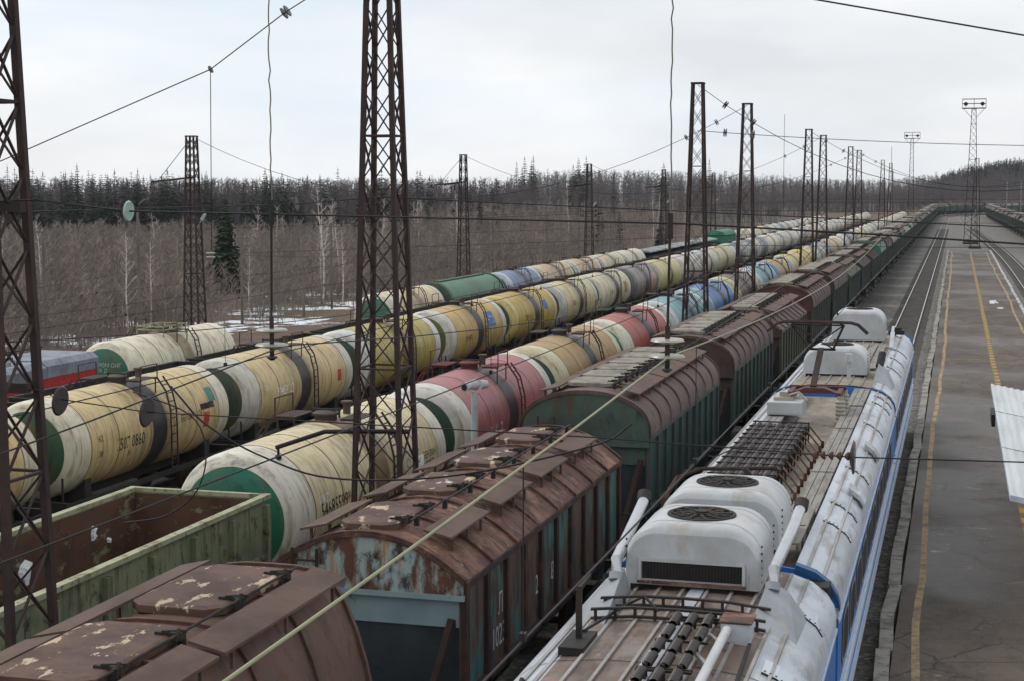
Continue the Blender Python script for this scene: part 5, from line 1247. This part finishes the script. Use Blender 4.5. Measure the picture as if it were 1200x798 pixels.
for X, Y, h, lb in ((-9.5+17, 640, 11, 'grey concrete post standing in the far track curve'), (-20, 520, 16, 'pale post far beyond the tank trains'), (16, 560, 13, 'thin post among the far hopper rows'), (22, 600, 13, 'second thin post under the far wood'), (36, 690, 12, 'thin post in front of the far conifer wood'), (4.5, 420, 5, 'short post beside the curving track')):
    root = empty('signal_post', (X, Y, 0)); b = MB(); b.cyl((0, 0, -.2), (0, 0, h), .16, n=8); b.build('shaft', M['concrete'], root); b = MB(); b.bar((0, 0, h-.3), (-2.5, 0, h), .09); b.build('arm', M['darksteel'], root, smooth=False); tag(root, lb, 'post', 'posts in the far yard')

# ------------------------------------------------------------------ platform canopy
root = empty('platform_canopy', (3.0, 43, PZ)); b = MB()
xs = np.arange(-1.8, 1.801, .045); L0, L1 = -9.4, 10.4
zf = lambda x: 2.62+.19*abs(x)*1.0+.018*math.sin(x/.20*2*math.pi)
b.strip([(x, zf(x)) for x in xs], L0, L1, .02); b.build('roof', M['corr'], root, ang=60)
b = MB(); b.add([(x, L0-.012, zf(x)-.10) for x in (-1.8, 0, 1.8)]+[(x, L0-.012, zf(x)+.02) for x in (-1.8, 0, 1.8)], [(0, 1, 4, 3), (1, 2, 5, 4)]); b.bar((-1.78, L0, 2.9), (-1.78, L1, 2.9), .05, .1); b.bar((1.78, L0, 2.9), (1.78, L1, 2.9), .05, .1)
b.build('edge_trim', M['white'], root, smooth=False)
for y in (-7, 0, 7.5):
    b = MB(); b.cyl((0, y, 0), (0, y, 2.6), .08, n=12); b.bar((0, y, 2.1), (-1.5, y, 2.8), .07); b.bar((0, y, 2.1), (1.5, y, 2.8), .07); b.build('column', M['blue'], root, smooth=False)
b = MB(); b.cb(-1.86, 4.2, 2.72, .1, 1.6, .34); b.build('lamp', M['darksteel'], root, smooth=False)
b = MB()
for y in (-3, 3.6): b.bar((-1.8, y, 2.975), (0, y, 2.64), .012, .012); b.bar((1.8, y, 2.975), (0, y, 2.64), .012, .012)
b.build('sheet_joint', M['darksteel'], root, smooth=False)
tag(root, 'platform canopy with white corrugated roof on blue columns', 'canopy')

# ------------------------------------------------------------------ vegetation
def prism(segs):
    """3-sided tapered prisms for (p, q, r0, r1)"""
    V = []; F = []
    for p, q, r0, r1 in segs:
        p = np.array(p, float); q = np.array(q, float); d = q-p; d /= (np.linalg.norm(d)+1e-9)
        u = np.array((0, 0, 1.)) if abs(d[2]) < .9 else np.array((1., 0, 0)); a = np.cross(d, u); a /= np.linalg.norm(a); b_ = np.cross(a, d); o = len(V)
        for c, r in ((p, r0), (q, r1)):
            for i in range(3):
                t = 2.094*i; V.append(c+a*(r*math.cos(t))+b_*(r*math.sin(t)))
        for i in range(3): F.append((o+i, o+(i+1) % 3, o+3+(i+1) % 3, o+3+i))
    return np.array(V), np.array(F)
def bare_tree(rg, h, nb, sub, r0=.05, low=.25, spread=.32, stems=1, rt=.012):
    segs = []; tr = []
    for st in range(stems):
        bx, by = (rg.uniform(-.5, .5), rg.uniform(-.5, .5)) if stems > 1 else (0, 0)
        lx, ly = rg.uniform(-.12, .12)*(3 if stems > 1 else 1), rg.uniform(-.12, .12)*(3 if stems > 1 else 1)
        P_ = lambda t: (bx+lx*h*t*t*.6+.03*h*math.sin(t*5+st), by+ly*h*t*t*.6, h*t*(1 if st == 0 else .85))
        K = 5
        for i in range(K): tr.append((P_(i/K), P_((i+1)/K), r0*(1-i/K*.85), r0*(1-(i+1)/K*.85)))
        for i in range(nb//stems):
            t = low+(1-low)*rg.random()**.8*.97; p = P_(t); az = rg.uniform(0, 6.283); L = spread*h*(1-t*.75)*rg.uniform(.5, 1.1); up = rg.uniform(.5, 1.3)
            q = (p[0]+L*math.cos(az)*.75, p[1]+L*math.sin(az)*.75, p[2]+L*up*.75)
            segs.append((p, q, rt*1.6, rt*.6))
            for s_ in range(sub):
                u = rg.uniform(.3, 1); m = [p[j]+(q[j]-p[j])*u for j in range(3)]; a2 = az+rg.uniform(-1.2, 1.2); l2 = L*rg.uniform(.25, .6)
                segs.append((m, (m[0]+l2*math.cos(a2)*.7, m[1]+l2*math.sin(a2)*.7, m[2]+l2*rg.uniform(.3, 1.1)), rt*.8, rt*.35))
    return tr, segs
def spruce_mesh(rg, h, wd, tiers, per, nee=1.0):
    """many small drooping sprays round a stem"""
    V = []; F = []
    for i in range(tiers):
        t = (i+rg.uniform(-.3, .3))/tiers; t = max(.03, min(.985, t)); z = h*(.06+.94*t); rad = wd*(1-t)**.85*rg.uniform(.72, 1.1)+.11*wd
        m = max(3, int(per*(1-t*.75)))
        for j in range(m):
            az = 6.283*j/m+rg.uniform(-.4, .4); L = rad*rg.uniform(.55, 1.1); dr = -.28*L+rg.uniform(-.1, .1); w_ = L*.30*nee
            ca, sa = math.cos(az), math.sin(az); o = len(V)
            V += [(0, 0, z), (ca*L*.55-sa*w_, sa*L*.55+ca*w_, z+dr*.35), (ca*L, sa*L, z+dr), (ca*L*.55+sa*w_, sa*L*.55-ca*w_, z+dr*.35), (ca*L*.5, sa*L*.5, z+dr*.2-.22*L)]
            F += [(o, o+1, o+2), (o, o+2, o+3), (o, o+4, o+2)]
    V += [(0, 0, h*1.03), (.04*wd, 0, h*.93), (-.04*wd, .03*wd, h*.93)]; F.append((len(V)-3, len(V)-2, len(V)-1))
    return V, F
def merged(name, variants, spots, mat, label):
    """one stuff object from many turned and scaled copies of a few variants"""
    VV = []; FF = {3: [], 4: []}; off = 0
    for vi, (x, y, z, s_, th, sz) in spots:
        V, F = variants[vi]; c, n = math.cos(th), math.sin(th)
        W = np.empty_like(V); W[:, 0] = (V[:, 0]*c-V[:, 1]*n)*s_+x; W[:, 1] = (V[:, 0]*n+V[:, 1]*c)*s_+y; W[:, 2] = V[:, 2]*sz+z
        VV.append(W); FF[F.shape[1]].append(F+off); off += len(V)
    V = np.concatenate(VV); k_ = 4 if FF[4] else 3; F = np.concatenate(FF[k_])
    me = bpy.data.meshes.new(name); me.vertices.add(len(V)); me.vertices.foreach_set('co', V.ravel().astype(np.float32))
    me.loops.add(F.size); me.loops.foreach_set('vertex_index', F.ravel().astype(np.int32)); me.polygons.add(len(F))
    me.polygons.foreach_set('loop_start', (np.arange(len(F))*k_).astype(np.int32)); me.polygons.foreach_set('loop_total', np.full(len(F), k_, np.int32))
    me.materials.append(mat); me.update(calc_edges=True); o = bpy.data.objects.new(name, me); COL.objects.link(o)
    tag(o, label, kind='stuff'); return o
rg = random.Random(5)
def polar(d, a): return d*math.sin(R(a)), d*math.cos(R(a))   # a degrees clockwise from the tracks' direction
# undergrowth and young bare trees
VB = [prism(sum(bare_tree(rg, 1.0, 46, 2, .012, .05, .5, 4, .0042), [])) for _ in range(6)]
VT = [prism(sum(bare_tree(rg, 1.0, 34, 2, .011, .22, .26, 1, .0034), [])) for _ in range(8)]
VF = [prism(sum(bare_tree(rg, 1.0, 40, 2, .009, .22, .22, 1, .0021), [])) for _ in range(6)]
def hides(x, y, d):
    a = math.degrees(math.atan2(x, y))
    return (abs(a+26) < 1.0 and d < 181) or (abs(a+29.1) < .9 and d < 131) or (abs(a+22.4) < .9 and d < 163)
sp = []
while len(sp) < 3000:
    a = rg.uniform(-37, -9); d = 84+ (rg.random()**.7)*210; x, y = polar(d, a)
    if x > -53 or y > 320 or (hides(x, y, d) and rg.random() < .85): continue
    if x > -57 and rg.random() < .5: continue
    hgt = rg.uniform(1.0, 3.0) if x > -60 else rg.uniform(1.8, 5.0); sp.append((rg.randrange(6), (x, y, hill(x, y), hgt*1.1, rg.uniform(0, 6), hgt)))
merged('undergrowth', VB, sp, M['brush'], 'leafless brown undergrowth')
def top_limit(d, a):
    return 9.5-(40 if a < -22 else 40-24*smooth((a+22)/5))*d*.96/1850
sp = []
while len(sp) < 2900:
    a = rg.uniform(-37, -5); d = 118+rg.random()**.8*(235 if a < -22 else 330); x, y = polar(d, a)
    if x > -56 or hides(x, y, d): continue
    if x > -66 and rg.random() < .4: continue
    hgt = (top_limit(d, a)-hill(x, y))*rg.uniform(.6, 1.12)*(.8 if x > -75 else 1); sp.append((rg.randrange(8), (x, y, hill(x, y), hgt, rg.uniform(0, 6), hgt)))
merged('young_woodland', VT, sp, M['brush'], 'leafless young woodland')
sp = []
while len(sp) < 5200:
    u_ = rg.random()
    if u_ < .45: a = rg.uniform(-37, -15); d = rg.uniform(370, 540)
    elif u_ < .85: a = rg.uniform(-15, 4); d = rg.uniform(450, 1080)
    else: a = rg.uniform(-6, 4); d = rg.uniform(850, 990)
    x, y = polar(d, a)
    if a > -15 and x > -62 and y < 830+max(0, x)*1.2: continue
    hgt = rg.uniform(10, 14.6)*(1 if a < -15 else 1.0+max(0, d-500)*.0006); sp.append((rg.randrange(6), (x, y, hill(x, y), hgt*1.1, rg.uniform(0, 6), hgt)))
merged('far_woodland', VF, sp, M['farwood'], 'distant leafless wood')
# conifers
def conifer(hh, wd, tiers, per, rg_):
    V, F = spruce_mesh(rg_, hh, wd, tiers, per); me = bpy.data.meshes.new('crown'); me.from_pydata(V, [], F); me.materials.append(M['spruce']); me.update()
    root = empty('spruce_tree'); c = bpy.data.objects.new('crown', me); COL.objects.link(c); c.parent = root
    b = MB(); b.cyl((0, 0, -.3), (0, 0, hh*.95), hh*.014, .02, n=6); b.build('trunk', M['bark'], root); return root
lone = conifer(10.6, 2.5, 54, 38, rg); lone.location = (-78.6, 161.4, hill(-78.6, 161.4)); lone.children[0].color = S(66, 80, 58)
tag(lone, 'lone dark green spruce standing in front of the bare wood near a lattice mast', 'spruce')
prot = [conifer(1.0*hh, hh*w_, 30, 15, rg) for hh, w_ in ((13, .15), (13, .19), (12, .17), (14, .14), (13, .21))]
for p in prot: p.hide_render = False
GP = 'spruces along the forest skyline'; usedp = set(); n = 0
def put_spruce(x, y, s_, label, group=GP, col=None):
    p = rg.choice(prot); o = p if p.name not in usedp else copy_tree(p); usedp.add(p.name)
    o.location = (x, y, hill(x, y)-.3); o.rotation_euler.z = rg.uniform(0, 6); o.scale = (s_*rg.uniform(.85, 1.15),)*2+(s_,)
    for ch in o.children:
        if base(ch) == 'crown': ch.color = col or rg.choice([S(48, 58, 50), S(54, 64, 54), S(42, 52, 48), S(58, 66, 54)])
    tag(o, label, 'spruce', group)
while n < 280:
    a = rg.uniform(-34.5, -16) if rg.random() < .86 else rg.uniform(-16, -3)
    d = rg.uniform(335, 460) if a < -16 else rg.uniform(470, 800); x, y = polar(d, a)
    if x > -62: continue
    if a > -23.5 and rg.random() < .55: continue
    put_spruce(x, y, rg.uniform(.8, 1.3)*(1 if a < -16 else 1.15)*(1+max(0, d-450)*.0008), 'dark spruce among the bare trees on the forest skyline'); n += 1
for (px_a, d, s_) in ((-12.5, 300, .78), (-11.8, 305, .68), (-10.3, 330, .8), (-20.0, 330, .7), (-19.2, 330, .75)):
    x, y = polar(d, px_a); put_spruce(x, y, s_, 'dark spruce standing forward of the skyline in the brown wood', 'forward spruces')
SV = []
for wd_ in (.2, .17, .23):
    V, F = spruce_mesh(rg, 1.0, wd_, 18, 9); SV.append((np.array(V, float), np.array(F)))
sp = []
while len(sp) < 620:
    a = rg.uniform(-1.9, 3.3); d = rg.uniform(985, 1120); x, y = polar(d, a); hh = rg.uniform(14, 18)*(.7+.3*smooth((a+1.9)/1.8)); sp.append((rg.randrange(3), (x, y, hill(x, y)+rg.uniform(-1, .5), hh, rg.uniform(0, 6), hh)))
merged('hill_conifers', SV, sp, M['farspruce'], 'dark conifer wood on the low hill')
# birches
def birch(h, rg_, nb=34, sub=3):
    tr, sg = bare_tree(rg_, h, nb, sub, h*.0125, .25, .26, 1, .02); root = empty('birch_tree')
    V, F = prism(tr); b = MB(); b.add(V.tolist(), F.tolist()); b.build('trunk', M['birch'], root)
    V, F = prism(sg); b = MB(); b.add(V.tolist(), F.tolist()); b.build('branches', M['twig'], root, smooth=False)
    o = root.children
    return root
bp_ = [birch(h, rg) for h in (8, 10, 9, 11)]
GBi = 'pale birches in front of the wood'; ub = set()
def put_birch(x, y, h, label, group=GBi, i=None):
    p = bp_[i if i is not None else rg.randrange(4)]; o = p if p.name not in ub else copy_tree(p); ub.add(p.name)
    s_ = h/{0: 8, 1: 10, 2: 9, 3: 11}[bp_.index(p)]; o.location = (x, y, hill(x, y)-.1); o.scale = (s_, s_, s_); o.rotation_euler.z = rg.uniform(0, 6); tag(o, label, 'birch', group)
put_birch(-63, 111.8, 8.2, 'white many branched birch standing behind the cream far tank', i=0)
put_birch(-62.5, 114.5, 7.4, 'slim white birch beside the many branched one behind the cream far tank', i=2)
put_birch(-61.7, 148.5, 11.3, 'tall white birch rising by the wooden pole in the snow', i=3)
put_birch(-60.5, 151, 7.5, 'shorter birch beside the tall white birch in the snow', i=1)
put_birch(-60.5, 129, 6.4, 'thin white birch close to the lone spruce', i=2)
n = 0
while n < 50:
    a = rg.uniform(-34.5, -9); d = rg.uniform(150, 400); x, y = polar(d, a)
    if x > -60 or hides(x, y, d): continue
    put_birch(x, y, min(11.5, (top_limit(d, a)-hill(x, y))*rg.uniform(1.0, 1.45)), 'slender pale birch trunk among the brown bare trees'); n += 1

# ------------------------------------------------------------------ air
b = MB(); b.box(-1500, 900, -80, 1700, -6, 60)
k = bpy.data.materials.new('air'); k.use_nodes = True; t = k.node_tree; t.nodes.clear()
mo = t.nodes.new('ShaderNodeOutputMaterial'); pv = t.nodes.new('ShaderNodeVolumePrincipled'); pv.inputs['Density'].default_value = HAZE; pv.inputs['Color'].default_value = (.86, .9, .96, 1); pv.inputs['Anisotropy'].default_value = .2
t.links.new(pv.outputs[0], mo.inputs['Volume'])
tag(b.build('haze', k, smooth=False), kind='stuff')
